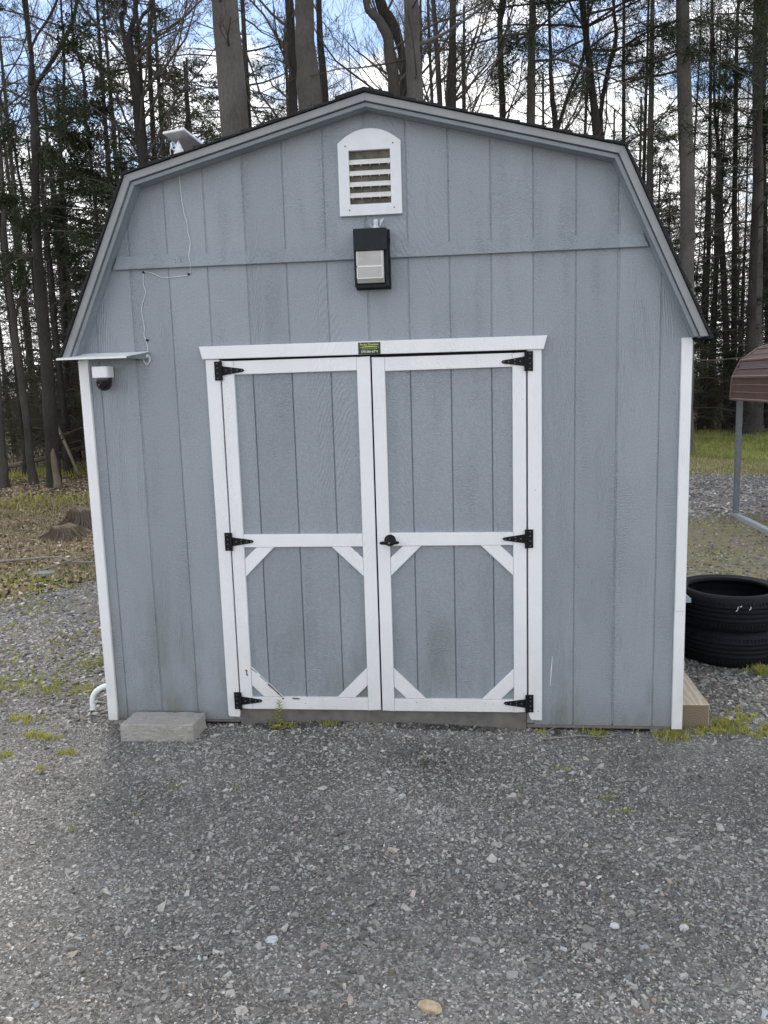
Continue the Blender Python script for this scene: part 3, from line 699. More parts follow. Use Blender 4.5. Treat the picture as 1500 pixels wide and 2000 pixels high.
m.box(1.370, 1.379, -0.095, -0.03, 2.275, 2.44); m.box(1.520, 1.533, -0.095, -0.03, 2.275, 2.44)
for z in (2.50, 2.40, 2.35): m.box(1.531, 1.540, -0.05, -0.03, z, z+0.014)
obj('housing', m, M['lampbody'], lamp)
m = MB()
xprism(m, [(-0.055, 2.4375), (-0.112, 2.4375), (-0.112, 2.31), (-0.098, 2.2905), (-0.055, 2.2905)], 1.3835, 1.5155)
lens = obj('lens', m, M['lens'], lamp)
m = MB(); m.box(1.3835, 1.506, -0.1135, -0.1125, 2.364, 2.370); m.box(1.3835, 1.3875, -0.1135, -0.1125, 2.312, 2.4365); m.box(1.3875, 1.506, -0.1135, -0.1125, 2.310, 2.3135); m.box(1.506, 1.509, -0.1135, -0.1125, 2.312, 2.4365); obj('lens_rib', m, M['camwhite'], lens)
m = MB(); m.lathe([(0.0001, 2.600), (0.010, 2.598), (0.013, 2.588), (0.011, 2.572), (0.016, 2.566), (0.016, 2.545)], (1.474, -0.025, 0), 'z', 14)
m.add([(1.448, -0.03, 2.582), (1.462, -0.035, 2.560), (1.452, -0.02, 2.556), (1.440, -0.012, 2.575), (1.492, -0.03, 2.560), (1.502, -0.015, 2.590), (1.515, -0.02, 2.606), (1.496, -0.03, 2.594)], [(0, 1, 2, 3), (4, 5, 6, 7)])
obj('sensor', m, M['clear'], lamp)

# ------------------------------------------------------------------ camera awning + security camera
aw = thing('metal_awning', 'pale bent metal flashing sheltering the security camera under the left eave', 'awning', (0.05, 0, 2.0))
m = MB()
V_ = [(-0.165, -0.135, 1.979), (0.205, -0.135, 1.981), (0.275, -0.012, 2.006), (-0.165, -0.012, 2.000)]
m.add(V_+[(x, y, z-0.003) for x, y, z in V_], [(0, 1, 2, 3), (7, 6, 5, 4), (0, 4, 5, 1), (1, 5, 6, 2), (2, 6, 7, 3), (3, 7, 4, 0)])
m.box(-0.165, 0.205, -0.1375, -0.1352, 1.971, 1.9795); m.box(-0.10, 0.26, -0.012, -0.001, 1.990, 2.004)
obj('sheet', m, M['flash'], aw)
m = MB(); m.add([(0.19, -0.13, 1.975), (0.27, -0.012, 2.0), (0.27, -0.012, 1.965), (0.193, -0.13, 1.972), (0.272, -0.014, 2.0), (0.272, -0.014, 1.965)], [(0, 1, 2), (3, 5, 4)])
m.tube([(0.262, -0.02, 1.988), (0.228, -0.01, 1.975), (0.205, -0.008, 1.972)], 0.003, 6); m.lathe([(0.0001, -0.012), (0.006, -0.01), (0.007, 0)], (0.205, 0, 1.968), 'y', 10)
obj('bracket', m, M['galv'], aw)
sc2 = thing('security_camera', 'white security camera with a black dome under the awning', 'camera', (0.057, -0.07, 1.9))
m = MB()
pr = []
for i in range(24):
    a = i/24*2*math.pi; ca, sa = math.cos(a), math.sin(a); e = 0.35
    pr.append((0.042+0.044*math.copysign(abs(ca)**e, ca), -0.060+0.046*math.copysign(abs(sa)**e, sa)))
n = len(pr); vs = []
for z, s in ((1.877, 0.95), (1.880, 1.0), (1.929, 1.0), (1.934, 0.96)): vs += [(0.040+(x-0.040)*s, -0.060+(y+0.060)*s, z) for x, y in pr]
fs = [tuple(range(n-1, -1, -1)), tuple(range(3*n, 4*n))]
for k in range(3): fs += [(k*n+i, k*n+(i+1) % n, (k+1)*n+(i+1) % n, (k+1)*n+i) for i in range(n)]
m.add(vs, fs); obj('body', m, M['camwhite'], sc2, smooth=False)
m = MB(); m.lathe([(0.041, 1.878), (0.041, 1.862), (0.0405, 1.853), (0.037, 1.834), (0.026, 1.819), (0.013, 1.812), (0.0001, 1.810)], (0.044, -0.062, 0), 'z', 28); dome = obj('dome', m, M['camblack'], sc2, smooth=True)
m = MB(); m.lathe([(0.0001, -0.103), (0.004, -0.101), (0.005, -0.095)], (0.043, 0, 1.853), 'y', 12); m.lathe([(0.0001, -0.100), (0.003, -0.098), (0.003, -0.09)], (0.033, 0, 1.842), 'y', 10); obj('camera_eye', m, M['clear'], dome, smooth=True)
m = MB(); m.tube([(0.110, -0.04, 1.92), (0.135, -0.02, 1.932), (0.165, -0.012, 1.955), (0.195, -0.012, 1.974)], 0.0022, 6); m.tube([(0.085, -0.05, 1.935), (0.05, -0.03, 1.958), (0.01, -0.02, 1.962), (-0.01, -0.02, 1.94)], 0.0022, 6); obj('cord', m, M['fascia'], sc2, smooth=True)

# ------------------------------------------------------------------ cable on the wall
cab = thing('cable', 'thin white cable running down the gable from the roof to the awning', 'cable', (0.4, 0, 2.4))
W1 = [(0.493, 3.045), (0.493, 2.99), (0.495, 2.965)]
W2 = [(0.495, 2.924), (0.494, 2.851), (0.498, 2.777), (0.5, 2.74), (0.509, 2.669), (0.518, 2.638), (0.521, 2.58), (0.530, 2.539), (0.524, 2.471), (0.530, 2.43), (0.520, 2.40), (0.512, 2.386), (0.497, 2.377), (0.427, 2.372), (0.368, 2.373), (0.325, 2.394), (0.284, 2.403), (0.274, 2.400), (0.269, 2.344), (0.279, 2.305), (0.266, 2.27), (0.253, 2.233), (0.251, 2.19), (0.258, 2.127), (0.253, 2.088), (0.261, 2.063), (0.268, 2.02), (0.252, 1.985)]
def smooth_path(P, k=4):
    P = np.array(P, float); out_ = []
    for i in range(len(P)-1):
        p0, p1, p2, p3 = P[max(i-1, 0)], P[i], P[i+1], P[min(i+2, len(P)-1)]
        for j in range(k):
            t = j/k; out_.append(0.5*((2*p1)+(-p0+p2)*t+(2*p0-5*p1+4*p2-p3)*t*t+(-p0+3*p1-3*p2+p3)*t**3))
    out_.append(P[-1]); return np.array(out_)
w3 = [(0.493, -0.075, 3.00), (0.492, -0.105, 2.955), (0.4935, -0.108, 2.935), (0.4935, -0.098, 2.915), (0.494, -0.05, 2.905), (0.494, -0.006, 2.90)]
w3 += [(x, -0.004 if not (2.41 < z < 2.49) else -0.0235, z) for x, z in W2[1:]]
m = MB(); m.tube(smooth_path(w3, 4), 0.0017, 6); obj('wire', m, M['wire'], cab, smooth=True)
m = MB()
for k in range(4):
    c_ = []
    for i in range(17):
        a = i/16*2*math.pi; c_.append((0.258+(0.012+0.003*k)*math.cos(a)+0.002*k, -0.006-0.004*k-0.003*math.sin(a*2), 1.968+(0.033-0.004*k)*math.sin(a)))
    m.tube(c_, 0.0013, 5, caps=False)
m.lathe([(0.012, 1.975), (0.0145, 1.977), (0.0145, 1.987), (0.012, 1.989)], (0.258, -0.012, 0), 'z', 12)
obj('coil', m, M['wire'], cab, smooth=True)
for x, z in ((0.274, 2.402), (0.510, 2.383), (0.268, 2.063)): m = MB(); m.lathe([(0.0001, -0.010), (0.005, -0.009), (0.0065, -0.004), (0.0065, 0)], (x, 0, z), 'y', 10); obj('clip', m, M['black'], cab)
for x, z in ((0.45, 2.453), (0.48, 2.452), (0.482, 2.443), (0.452, 2.440)): m = MB(); m.lathe([(0.0001, -0.0215), (0.0025, -0.021), (0.0025, -0.019)], (x, 0, z), 'y', 6); obj('nail_hole', m, M['gap'], shed)
# ------------------------------------------------------------------ solar panel
sp = thing('solar_panel', 'small white edged solar panel on the left roof slope', 'solar panel', (0.5, 0, 2.93))
A_, B_, C_ = Vector((0.447, -0.067, 3.04)), Vector((0.566, -0.105, 3.042)), Vector((0.600, 0.115, 3.020))
D_ = A_+C_-B_; nn = (B_-A_).cross(C_-B_).normalized()
if nn.z < 0: nn = -nn
def slab(P, dn0, dn1, inset=0.0):
    c = sum(P, Vector())/4; Q = [p+(c-p)*inset for p in P]
    vs = [tuple(p+nn*dn0) for p in Q]+[tuple(p+nn*dn1) for p in Q]
    return MB().add(vs, [(0, 1, 2, 3), (7, 6, 5, 4), (0, 4, 5, 1), (1, 5, 6, 2), (2, 6, 7, 3), (3, 7, 4, 0)])
obj('frame', slab([A_, B_, C_, D_], 0.0, 0.010), M['camwhite'], sp)
obj('underside', slab([A_, B_, C_, D_], -0.0015, 0.0004, 0.05), M['panelback'], sp)
obj('cells', slab([A_, B_, C_, D_], 0.0095, 0.0112, 0.05), M['camblack'], sp)
m = MB(); c_ = (A_+B_+C_+D_)/4
m.tube([tuple(c_+Vector((-0.02, -0.02, -0.002))), (0.512, -0.055, 2.985)], [0.006, 0.008], 10); m.lathe([(0.0001, 2.995), (0.012, 2.990), (0.016, 2.972), (0.023, 2.965), (0.023, 2.950), (0.02, 2.93)], (0.520, -0.06, 0), 'z', 16)
m.tube([(0.512, -0.07, 2.95), (0.495, -0.085, 2.965), (0.4925, -0.09, 2.99)], 0.004, 6)
obj('mount', m, M['camwhite'], sp, smooth=True)

# ------------------------------------------------------------------ things round the shed
blk = MB(); a = math.radians(0)
bv = [(0.040, -0.197), (0.440, -0.192), (0.452, -0.024), (0.054, -0.028)]
mm = MB(); n = 4; rr = []
for z, ins in ((-0.09, 0.0), (0.046, 0.0), (0.052, 0.006)):
    cx, cy = 0.246, -0.11
    rr += [(cx+(x-cx)*(1-ins*2.5), cy+(y-cy)*(1-ins*6), z) for x, y in bv]
mm.add(rr, [(0, 1, 2, 3)[::-1], (8, 9, 10, 11)]+[(k*4+i, k*4+(i+1) % 4, (k+1)*4+(i+1) % 4, (k+1)*4+i) for k in (0, 1) for i in range(4)])
b = obj('concrete_block', mm, M['concrete']); tag(b, 'solid concrete block lying on the gravel against the left of the shed', 'concrete block')
md = b.modifiers.new('sub', 'SUBSURF'); md.subdivision_type = 'SIMPLE'; md.levels = 5; md.render_levels = 5
tx = bpy.data.textures.new('chip', 'CLOUDS'); tx.noise_scale = 0.02
dm = b.modifiers.new('dis', 'DISPLACE'); dm.texture = tx; dm.strength = 0.010; dm.mid_level = 0.5; dm.texture_coords = 'LOCAL'
tb = MB(); tb.bprism([(3.010, -0.06), (3.153, -0.06), (3.153, 0.086), (3.010, 0.086)], 0.072, 0.95, 0.003, 0); tb.mi = [1 if i in (0,) else 0 for i in range(len(tb.f))]
t_ = obj('timber_beam', tb, [M['timber'], M['timberend']]); tag(t_, 'sawn square timber lying along the right side of the shed', 'timber')
# tyres
def tyre(z0, label, group='stacked tyres beside the shed', rot=0.0, cx=3.625, cy=1.315):
    t = thing('tyre', label, 'tyre', (cx, cy, z0), group)
    R_, w_ = 0.350, 0.235
    prof = []
    half = [(0.262, 0.034), (0.266, 0.022), (0.272, 0.014), (0.285, 0.008), (0.300, 0.001), (0.314, 0.004), (0.326, 0.015), (0.336, 0.032), (0.344, 0.052)]
    grooves = [0.074, 0.103, 0.132, 0.161]
    prof += [(r, h) for r, h in half]
    for g in grooves: prof += [(R_-0.001, g-0.006), (R_-0.011, g-0.0045), (R_-0.011, g+0.0045), (R_, g+0.006)]
    prof += [(r, w_-h) for r, h in half[::-1]]
    prof += [(0.285, w_-0.045), (0.315, w_-0.07), (0.325, w_/2), (0.315, 0.07), (0.285, 0.045), (0.262, 0.030)]
    tm = MB(); tm.lathe([(r, h+z0) for r, h in prof], (cx, cy, 0), 'z', 72)
    m = MB(); m.lathe([(0.2600, w_-0.031+z0), (0.2605, w_-0.017+z0), (0.268, w_-0.0095+z0), (0.276, w_-0.0115+z0)], (cx, cy, 0), 'z', 72); obj('bead', m, M['tyre'], t, smooth=True)
    # shoulder blocks
    m = tm
    for i in range(90):
        a = i/90*2*math.pi
        for h0, h1 in ((0.038, 0.056), (w_-0.056, w_-0.038)):
            ca, sa = math.cos(a), math.sin(a); da = 0.022
            pts = []
            for aa in (a, a+da):
                for r in (0.335, 0.3475):
                    for h in (h0, h1): pts.append((cx+r*math.cos(aa), cy+r*math.sin(aa), z0+h))
            m.add(pts, [(0, 1, 3, 2), (4, 6, 7, 5), (0, 4, 5, 1), (2, 3, 7, 6), (1, 5, 7, 3), (0, 2, 6, 4)])
    obj('tread', m, M['tyre'], t)
    if rot:
        for (a, h, l) in ((-1.72, 0.180, 0.03), (-1.66, 0.186, 0.006), (-1.50, 0.180, 0.02)):
            ca, sa = math.cos(a), math.sin(a); m = MB()
            m.tube([(cx+0.3505*ca, cy+0.3505*sa, z0+h), (cx+0.353*ca-0.002, cy+0.353*sa, z0+h-l*0.6), (cx+0.354*ca-0.012, cy+0.354*sa, z0+h-l)], 0.0022, 5)
            obj('dropping', m, M['camwhite'], t)
    return t
tyre(-0.047, 'lower black tyre of the stack standing on the gravel')
tyre(0.190, 'upper black tyre of the stack with pale droppings on its tread', rot=1, cx=3.618, cy=1.305)
# metal shelf pieces poking out behind the corner
sh = thing('steel_rack', 'low grey steel rack showing behind the right corner board', 'rack', (3.1, 0.6, 0))
m = MB(); m.box(3.00, 3.252, 0.85, 1.5, 0.448, 0.453); m.box(3.00, 3.252, 0.846, 0.85, 0.428, 0.455); obj('tray', m, M['galvlight'], sh)
m = MB(); m.box(3.00, 3.238, 0.90, 1.3, 0.030, 0.036); m.box(3.00, 3.238, 0.896, 0.90, -0.01, 0.038); obj('tray', m, M['galvlight'], sh)
m = MB()
for x, y in ((3.02, 0.86), (3.02, 1.45)): m = MB(); m.box(x, x+0.025, y, y+0.025, -0.06, 0.448); obj('leg', m, M['galv'], sh)
# conduit elbow left
cd = MB()
pts = [(-0.03, 0.13, 0.148), (-0.13, 0.13, 0.146), (-0.185, 0.13, 0.137), (-0.228, 0.13, 0.115), (-0.255, 0.13, 0.085), (-0.266, 0.13, 0.045), (-0.264, 0.13, 0.002)]
cd.tube(smooth_path(pts, 4), 0.0155, 14, caps=False); cd.tube(smooth_path([(x+0.0005, y, z) for x, y, z in pts[-2:]], 2), 0.0125, 12, 1, caps=False)
cd.tube([(-0.265, 0.13, 0.012), (-0.265, 0.13, 0.000)], 0.0185, 14, caps=False)
cdo = obj('conduit_pipe', cd, [M['flash'], M['gap']], smooth=True); tag(cdo, 'bent grey conduit pipe sticking out past the left corner of the shed', 'pipe')

# carport
cp = thing('carport', 'brown metal carport with a rounded eave and grey posts at the right edge', 'carport', (5.38, 6.8, GZ))
prof = [(5.274, 1.481), (5.289, 1.759), (5.382, 1.962), (5.577, 2.102), (6.20, 2.33), (6.85, 2.56), (7.5, 2.33), (8.12, 2.10), (8.32, 1.96), (8.41, 1.76), (8.425, 1.48)]
y0, y1 = 3.2, 6.82
def strip(mb, P, ya, yb, dn, mi=0):
    for a, b in zip(P[:-1], P[1:]):
        mb.add([(a[0], ya, a[1]), (a[0], yb, a[1]), (b[0], yb, b[1]), (b[0], ya, b[1]), (a[0]+dn, ya, a[1]-dn), (a[0]+dn, yb, a[1]-dn), (b[0]+dn, yb, b[1]-dn), (b[0]+dn, ya, b[1]-dn)],
               [(0, 1, 2, 3), (7, 6, 5, 4), (0, 3, 7, 4), (1, 5, 6, 2)], mi)
m = MB(); strip(m, prof, y0, y1, 0.004)
cr = obj('roof', m, M['brown'], cp)
m = MB()
def seg_pts(P, step):
    P = [Vector(p) for p in P]; res = []; d = 0
    for a, b in zip(P[:-1], P[1:]):
        L_ = (b-a).length; s = -d % step
        while s < L_: res.append((a+(b-a)*(s/L_), (b-a).normalized())); s += step
        d += L_
    return res
ribs = [(Vector((5.276, 1.485)), 0.016), (Vector((5.281, 1.575)), 0.007), (Vector((5.285, 1.665)), 0.007), (Vector((5.289, 1.762)), 0.02), (Vector((5.33, 1.86)), 0.006), (Vector((5.384, 1.965)), 0.018), (Vector((5.48, 2.035)), 0.006), (Vector((5.58, 2.105)), 0.018), (Vector((5.9, 2.224)), 0.016), (Vector((6.2, 2.335)), 0.016), (Vector((6.5, 2.44)), 0.016)]
for v, r in ribs: m.tube([(v.x, y0, v.y), (v.x, y1-0.01, v.y)], r, 6)
obj('roof_rib', m, M['brownlight'], cr)
m = MB(); pp = [(x, y1+0.004, z) for x, z in prof]
m.tube(pp, 0.018, 6); obj('end_trim', m, M['brownlight'], cr)
for (px, py) in ((5.345, y1-0.07), (5.345, y0+0.05), (8.30, y1-0.07), (8.30, y0+0.05)):
    m = MB(); m.box(px, px+0.062, py, py+0.062, GZ+0.03, 1.9 if px < 6 else 1.9); obj('post', m, M['galv'], cp)
for px in (5.345, 8.30):
    m = MB(); m.box(px-0.005, px+0.067, y0, y1+0.02, GZ-0.03, GZ+0.052); obj('base_rail', m, M['galvlight'], cp)
    m = MB(); m.box(px, px+0.06, y0, y1-0.01, 1.84, 1.90); obj('top_rail', m, M['galv'], cp)

# ------------------------------------------------------------------ loose stones (gravel)
def in_view(P, mx=0.12, zmax=1e9):
    D = P-CAM; q = D@CR.T
    u = q[:, 0]/q[:, 2]; v = q[:, 1]/q[:, 2]
    return (q[:, 2] > 0.3) & (np.abs(u) < 0.469+mx) & (np.abs(v) < 0.625+mx) & (q[:, 2] < zmax)
UNIT = np.array([(-1,-1,-1),(1,-1,-1),(1,1,-1),(-1,1,-1),(-1,-1,1),(1,-1,1),(1,1,1),(-1,1,1)], float)*0.5
UF = np.array([(0,3,2,1),(4,5,6,7),(0,1,5,4),(1,2,6,5),(2,3,7,6),(3,0,4,7)])
def stones(n, xr, yr, smin, smax, pw, flat=0.5, keep=None, bright=1.0, sink=0.15):
    x = RNG.uniform(*xr, n); y = RNG.uniform(*yr, n); P = np.stack([x, y, gz(x, y)], 1)
    k = in_view(P)
    k &= RNG.random(n) < 0.72+0.5*np.sin(x*2.3+0.8*np.sin(y*3.0)+1.0)*np.cos(y*1.9-x)
    k &= ~((x > XL-0.02) & (x < XR+0.02) & (y > 0.03) & (y < DEPTH))
    if keep is not None: k &= keep(x, y)
    P = P[k]; n = len(P)
    s = smin+(smax-smin)*RNG.random(n)**pw
    V = UNIT[None]+RNG.normal(0, 0.17, (n, 8, 3)); V[:, 4:, :2] *= RNG.uniform(0.45, 0.95, (n, 1, 1))
    dims = np.stack([s*RNG.uniform(0.8, 1.4, n), s*RNG.uniform(0.55, 1.0, n), s*RNG.uniform(0.25, 0.75, n)*flat*1.4], 1)
    V = V*dims[:, None]
    th = RNG.uniform(0, 6.28, n); tx_ = RNG.normal(0, 0.28, n); ty_ = RNG.normal(0, 0.28, n)
    z_ = V[:, :, 2]+V[:, :, 0]*tx_[:, None]+V[:, :, 1]*ty_[:, None]
    X_ = V[:, :, 0]*np.cos(th)[:, None]-V[:, :, 1]*np.sin(th)[:, None]; Y_ = V[:, :, 0]*np.sin(th)[:, None]+V[:, :, 1]*np.cos(th)[:, None]
    V = np.stack([X_, Y_, z_+dims[:, 2:3]*sink], -1)+P[:, None]
    g = 0.15+0.30*RNG.random(n)**1.6
    X0, Y0 = P[:, 0], P[:, 1]
    g = g*(1.0+0.16*np.sin(X0*1.7+1.1*np.sin(Y0*1.3))*np.cos(Y0*2.1+X0*0.6)+0.08*np.sin(X0*6.3+Y0*3.1))
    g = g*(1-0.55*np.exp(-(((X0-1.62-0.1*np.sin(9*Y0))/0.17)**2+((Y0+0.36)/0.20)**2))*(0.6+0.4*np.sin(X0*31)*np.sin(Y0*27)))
    br = RNG.random(n); g = np.where(br > 0.93, RNG.uniform(0.34, 0.55, n), g); g = np.where(br > 0.992, RNG.uniform(0.55, 0.72, n), g); g = g*bright
    col = np.stack([g*1.0, g*0.955, g*0.87], 1)
    tq = RNG.random(n); col[tq > 0.965] *= np.array([1.10, 0.98, 0.86]); col[tq < 0.04] *= np.array([0.95, 0.84, 0.80]); col[(tq > 0.04) & (tq < 0.09)] *= np.array([0.88, 0.98, 1.1])
    F = (UF[None]+(np.arange(n)*8)[:, None, None]).reshape(-1, 4)
    return V.reshape(-1, 3), F, np.repeat(col, 8, 0)
def cat(parts):
    Vs, Fs, Cs = [], [], []; b = 0
    for V, F, c in parts: Vs.append(V); Fs.append(F+b); Cs.append(c); b += len(V)
    return np.concatenate(Vs), np.concatenate(Fs), np.concatenate(Cs)
nleft = lambda x, y: (2.2*(x+2.2)-(y-2.8) > -0.3)
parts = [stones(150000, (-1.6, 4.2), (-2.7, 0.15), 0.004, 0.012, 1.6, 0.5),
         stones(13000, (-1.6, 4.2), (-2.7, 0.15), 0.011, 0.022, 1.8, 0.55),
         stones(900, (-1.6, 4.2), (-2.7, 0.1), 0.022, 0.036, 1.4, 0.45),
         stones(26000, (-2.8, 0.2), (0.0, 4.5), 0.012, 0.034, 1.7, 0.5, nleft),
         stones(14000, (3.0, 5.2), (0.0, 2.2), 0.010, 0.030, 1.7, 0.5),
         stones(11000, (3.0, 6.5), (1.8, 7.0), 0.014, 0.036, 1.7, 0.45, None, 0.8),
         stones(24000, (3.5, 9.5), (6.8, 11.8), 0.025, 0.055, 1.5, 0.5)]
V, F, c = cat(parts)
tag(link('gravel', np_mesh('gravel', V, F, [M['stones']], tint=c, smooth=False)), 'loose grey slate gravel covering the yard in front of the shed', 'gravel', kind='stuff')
# a few larger stones one can point at
def rock(x, y, s, flat, col, label, rot=0.0, seed=1, cat_='stone'):
    r = random.Random(seed); m = MB(); n = 9; vs = []
    for lv, (zz, sc0) in enumerate(((-0.3, 0.85), (0.15, 1.0), (0.75, 0.82), (1.0, 0.5))):
        for i in range(n):
            a = i/n*2*math.pi+rot; rad = s*0.5*sc0*(0.75+0.45*r.random())
            vs.append((x+rad*math.cos(a)*1.25*math.cos(rot)-rad*math.sin(a)*0.8*math.sin(rot), y+rad*math.cos(a)*1.25*math.sin(rot)+rad*math.sin(a)*0.8*math.cos(rot), float(gz(x, y))+s*flat*(zz+0.12*r.random())))
    fs = [tuple(range(3*n, 4*n))]
    for k in range(3): fs += [(k*n+i, k*n+(i+1) % n, (k+1)*n+(i+1) % n, (k+1)*n+i) for i in range(n)]
    m.add(vs, fs)
    mt = simple('stone_'+str(seed), col, 0.85, var=0.25, nscale=60, bdist=0.003)
    return tag(obj('stone', m, mt), label, cat_)
rock(1.770, -1.994, 0.062, 0.24, (0.40, 0.31, 0.20), 'tan flat stone lying nearest the camera', -0.5, 3)
rock(1.221, -1.714, 0.036, 0.4, (0.46, 0.50, 0.53), 'pale bluish white stone in the left foreground gravel', 0.2, 4)
rock(2.379, -1.580, 0.028, 0.5, (0.55, 0.56, 0.56), 'small white stone alone on a bare brown patch at right', -0.4, 5)
rock(2.608, -1.577, 0.030, 0.5, (0.52, 0.52, 0.50), 'white stone in front of a mossy speck at right', 0.6, 6)
rock(1.532, -1.687, 0.034, 0.55, (0.14, 0.135, 0.13), 'dark grey rounded stone standing proud of the gravel', 0.9, 7)
rock(2.02, -1.845, 0.036, 0.35, (0.30, 0.31, 0.29), 'greenish grey slab like stone near the bottom edge', 0.3, 8)
rock(1.495, -1.885, 0.032, 0.4, (0.17, 0.16, 0.155), 'brownish grey angular stone near the bottom edge', 0.0, 9)
rock(-2.482, 3.716, 0.24, 0.13, (0.22, 0.25, 0.24), 'flat greenish slate slab lying in the brown leaf litter', 0.5, 10)
rock(1.59, -0.72, 0.03, 0.5, (0.40, 0.44, 0.45), 'pale grey stone in the middle of the dark gravel', 0.0, 12)
# crumbs of dirt and pale chips by the sill
rock(0.59, -0.01, 0.026, 0.4, (0.45, 0.43, 0.40), 'broken white chip under the left door frame', 0.3, 14)
rock(3.16, 1.0, 0.09, 0.5, (0.30, 0.24, 0.17), 'brown lump at the far end of the timber', 0.4, 15)
dt = []
V, F, c = stones(3600, (0.5, 2.45), (-0.055, 0.004), 0.004, 0.016, 2.0, 0.7, lambda x, y: np.sin(x*7.3+1)+0.6*np.sin(x*17) > -0.2, 0.30)
tag(link('dirt', np_mesh('dirt', V, F, [M['stones']], tint=c, smooth=False)), 'dark crumbly dirt piled along the door sill', 'dirt', kind='stuff')

# ------------------------------------------------------------------ grass and weeds
def blades(px, py, h, wd, spread=0.6, n_per=1):
    n = len(px); z = gz(px, py)
    th = RNG.uniform(0, 6.28, n); ln = h*RNG.uniform(0.5, 1.15, n); lean = RNG.uniform(0.1, spread, n)
    dx, dy = np.cos(th), np.sin(th); ox, oy = -dy*wd*0.5, dx*wd*0.5
    z0 = z-0.004
    p0 = np.stack([px-ox, py-oy, z0], 1); p1 = np.stack([px+ox, py+oy, z0], 1)
    mxx = px+dx*ln*lean*0.45; myy = py+dy*ln*lean*0.45; mz = z+ln*0.6
    p2 = np.stack([mxx+ox*0.8, myy+oy*0.8, mz], 1); p3 = np.stack([mxx-ox*0.8, myy-oy*0.8, mz], 1)
    tx_ = px+dx*ln*lean; ty_ = py+dy*ln*lean; tz = z+ln*(1-0.3*lean)
    p4 = np.stack([tx_+ox*0.1, ty_+oy*0.1, tz], 1); p5 = np.stack([tx_-ox*0.1, ty_-oy*0.1, tz], 1)
    V = np.stack([p0, p1, p2, p3, p4, p5], 1).reshape(-1, 3)
    b = (np.arange(n)*6)[:, None]
    return V, np.concatenate([b+np.array([[0, 1, 2, 3]]), b+np.array([[3, 2, 4, 5]])])
def patch(cx, cy, r, n, ry=None):
    n = int(n*1.0); k = max(5, n//13)      # little clumps with bare gravel between
    kx, ky = RNG.normal(0, 0.55, k)*r, RNG.normal(0, 0.55, k)*(ry or r); c = RNG.integers(0, k, n)
    return cx+kx[c]+RNG.normal(0, 0.010, n), cy+ky[c]+RNG.normal(0, 0.010, n)
gr_x, gr_y, gr_h = [], [], []
def addp(cx, cy, r, n, h, ry=None):
    x, y = patch(cx, cy, r, n, ry); gr_x.append(x); gr_y.append(y); gr_h.append(np.full(len(x), h*0.8))
for a_ in [(2.55, -0.02, 0.05, 160, 0.05), (2.915, -0.03, 0.085, 420, 0.045, 0.05), (3.12, 0.02, 0.10, 420, 0.035, 0.05), (3.26, 0.10, 0.09, 520, 0.055, 0.10), (3.36, 0.20, 0.06, 200, 0.05),
           (3.55, 0.03, 0.16, 800, 0.04, 0.07), (3.72, 0.93, 0.09, 420, 0.07, 0.08), (3.80, 0.70, 0.07, 160, 0.05), (3.76, 0.08, 0.15, 400, 0.04), (3.40, 0.0, 0.10, 260, 0.03, 0.05), (3.9, 0.45, 0.1, 160, 0.04),
           (-0.99, 0.62, 0.26, 520, 0.04, 0.16), (-0.74, 0.55, 0.16, 420, 0.04, 0.12), (-0.66, 0.98, 0.12, 240, 0.06, 0.1), (-0.50, 1.5, 0.16, 160, 0.04, 0.08), (-0.50, 0.52, 0.10, 260, 0.04),
           (-0.66, 0.05, 0.09, 260, 0.045, 0.05), (-0.49, -0.13, 0.06, 160, 0.035, 0.03), (-0.40, -0.17, 0.055, 220, 0.035, 0.03), (-0.189, -0.351, 0.04, 190, 0.03, 0.02), (-0.241, -0.525, 0.03, 110, 0.022, 0.02),
           (-0.52, -0.39, 0.06, 200, 0.025, 0.03), (-1.3, 1.1, 0.35, 500, 0.04), (-0.8, 0.85, 0.3, 420, 0.035), (-1.15, 0.4, 0.25, 300, 0.03), (-1.9, 2.4, 0.35, 420, 0.05, 0.25), (-1.1, 2.2, 0.3, 200, 0.04), (-0.35, 1.9, 0.15, 160, 0.05, 0.1), (-1.0, 1.55, 0.3, 300, 0.045, 0.15), (-1.7, 1.9, 0.3, 260, 0.04, 0.2),
           (0.506, -0.678, 0.03, 90, 0.010, 0.02), (0.80, -0.69, 0.02, 40, 0.010), (0.18, -1.08, 0.02, 60, 0.012, 0.03), (2.56, -0.80, 0.05, 70, 0.014), (2.51, -0.69, 0.025, 60, 0.014), (2.33, -0.42, 0.02, 50, 0.02), (0.42, -0.93, 0.03, 40, 0.01), (1.12, -0.02, 0.07, 150, 0.03, 0.02), (0.92, -0.03, 0.05, 110, 0.03, 0.02), (2.28, -0.03, 0.03, 50, 0.03), (2.62, -1.55, 0.012, 30, 0.015)]:
    cx, cy, r, n, h = a_[:5]; addp(cx, cy, r, n, h, a_[5] if len(a_) > 5 else None)
wx = RNG.uniform(3.0, 6.2, 30000); wy = RNG.uniform(1.9, 7.1, 30000); kw = (np.sin(wx*3.1+wy*1.7)+np.sin(wy*4.3-wx*1.2)+RNG.normal(0, 0.5, 30000)) > 0.35
gr_x.append(wx[kw]); gr_y.append(wy[kw]); gr_h.append(np.full(kw.sum(), 0.020))
gX, gY, gH = map(np.concatenate, (gr_x, gr_y, gr_h))
V, F = blades(gX, gY, gH, 0.0030, 1.1)
tag(link('grass', np_mesh('weedy_grass', V, F, [M['grass']])), 'yellow green tufts of weedy grass growing through the gravel', 'grass', kind='stuff')
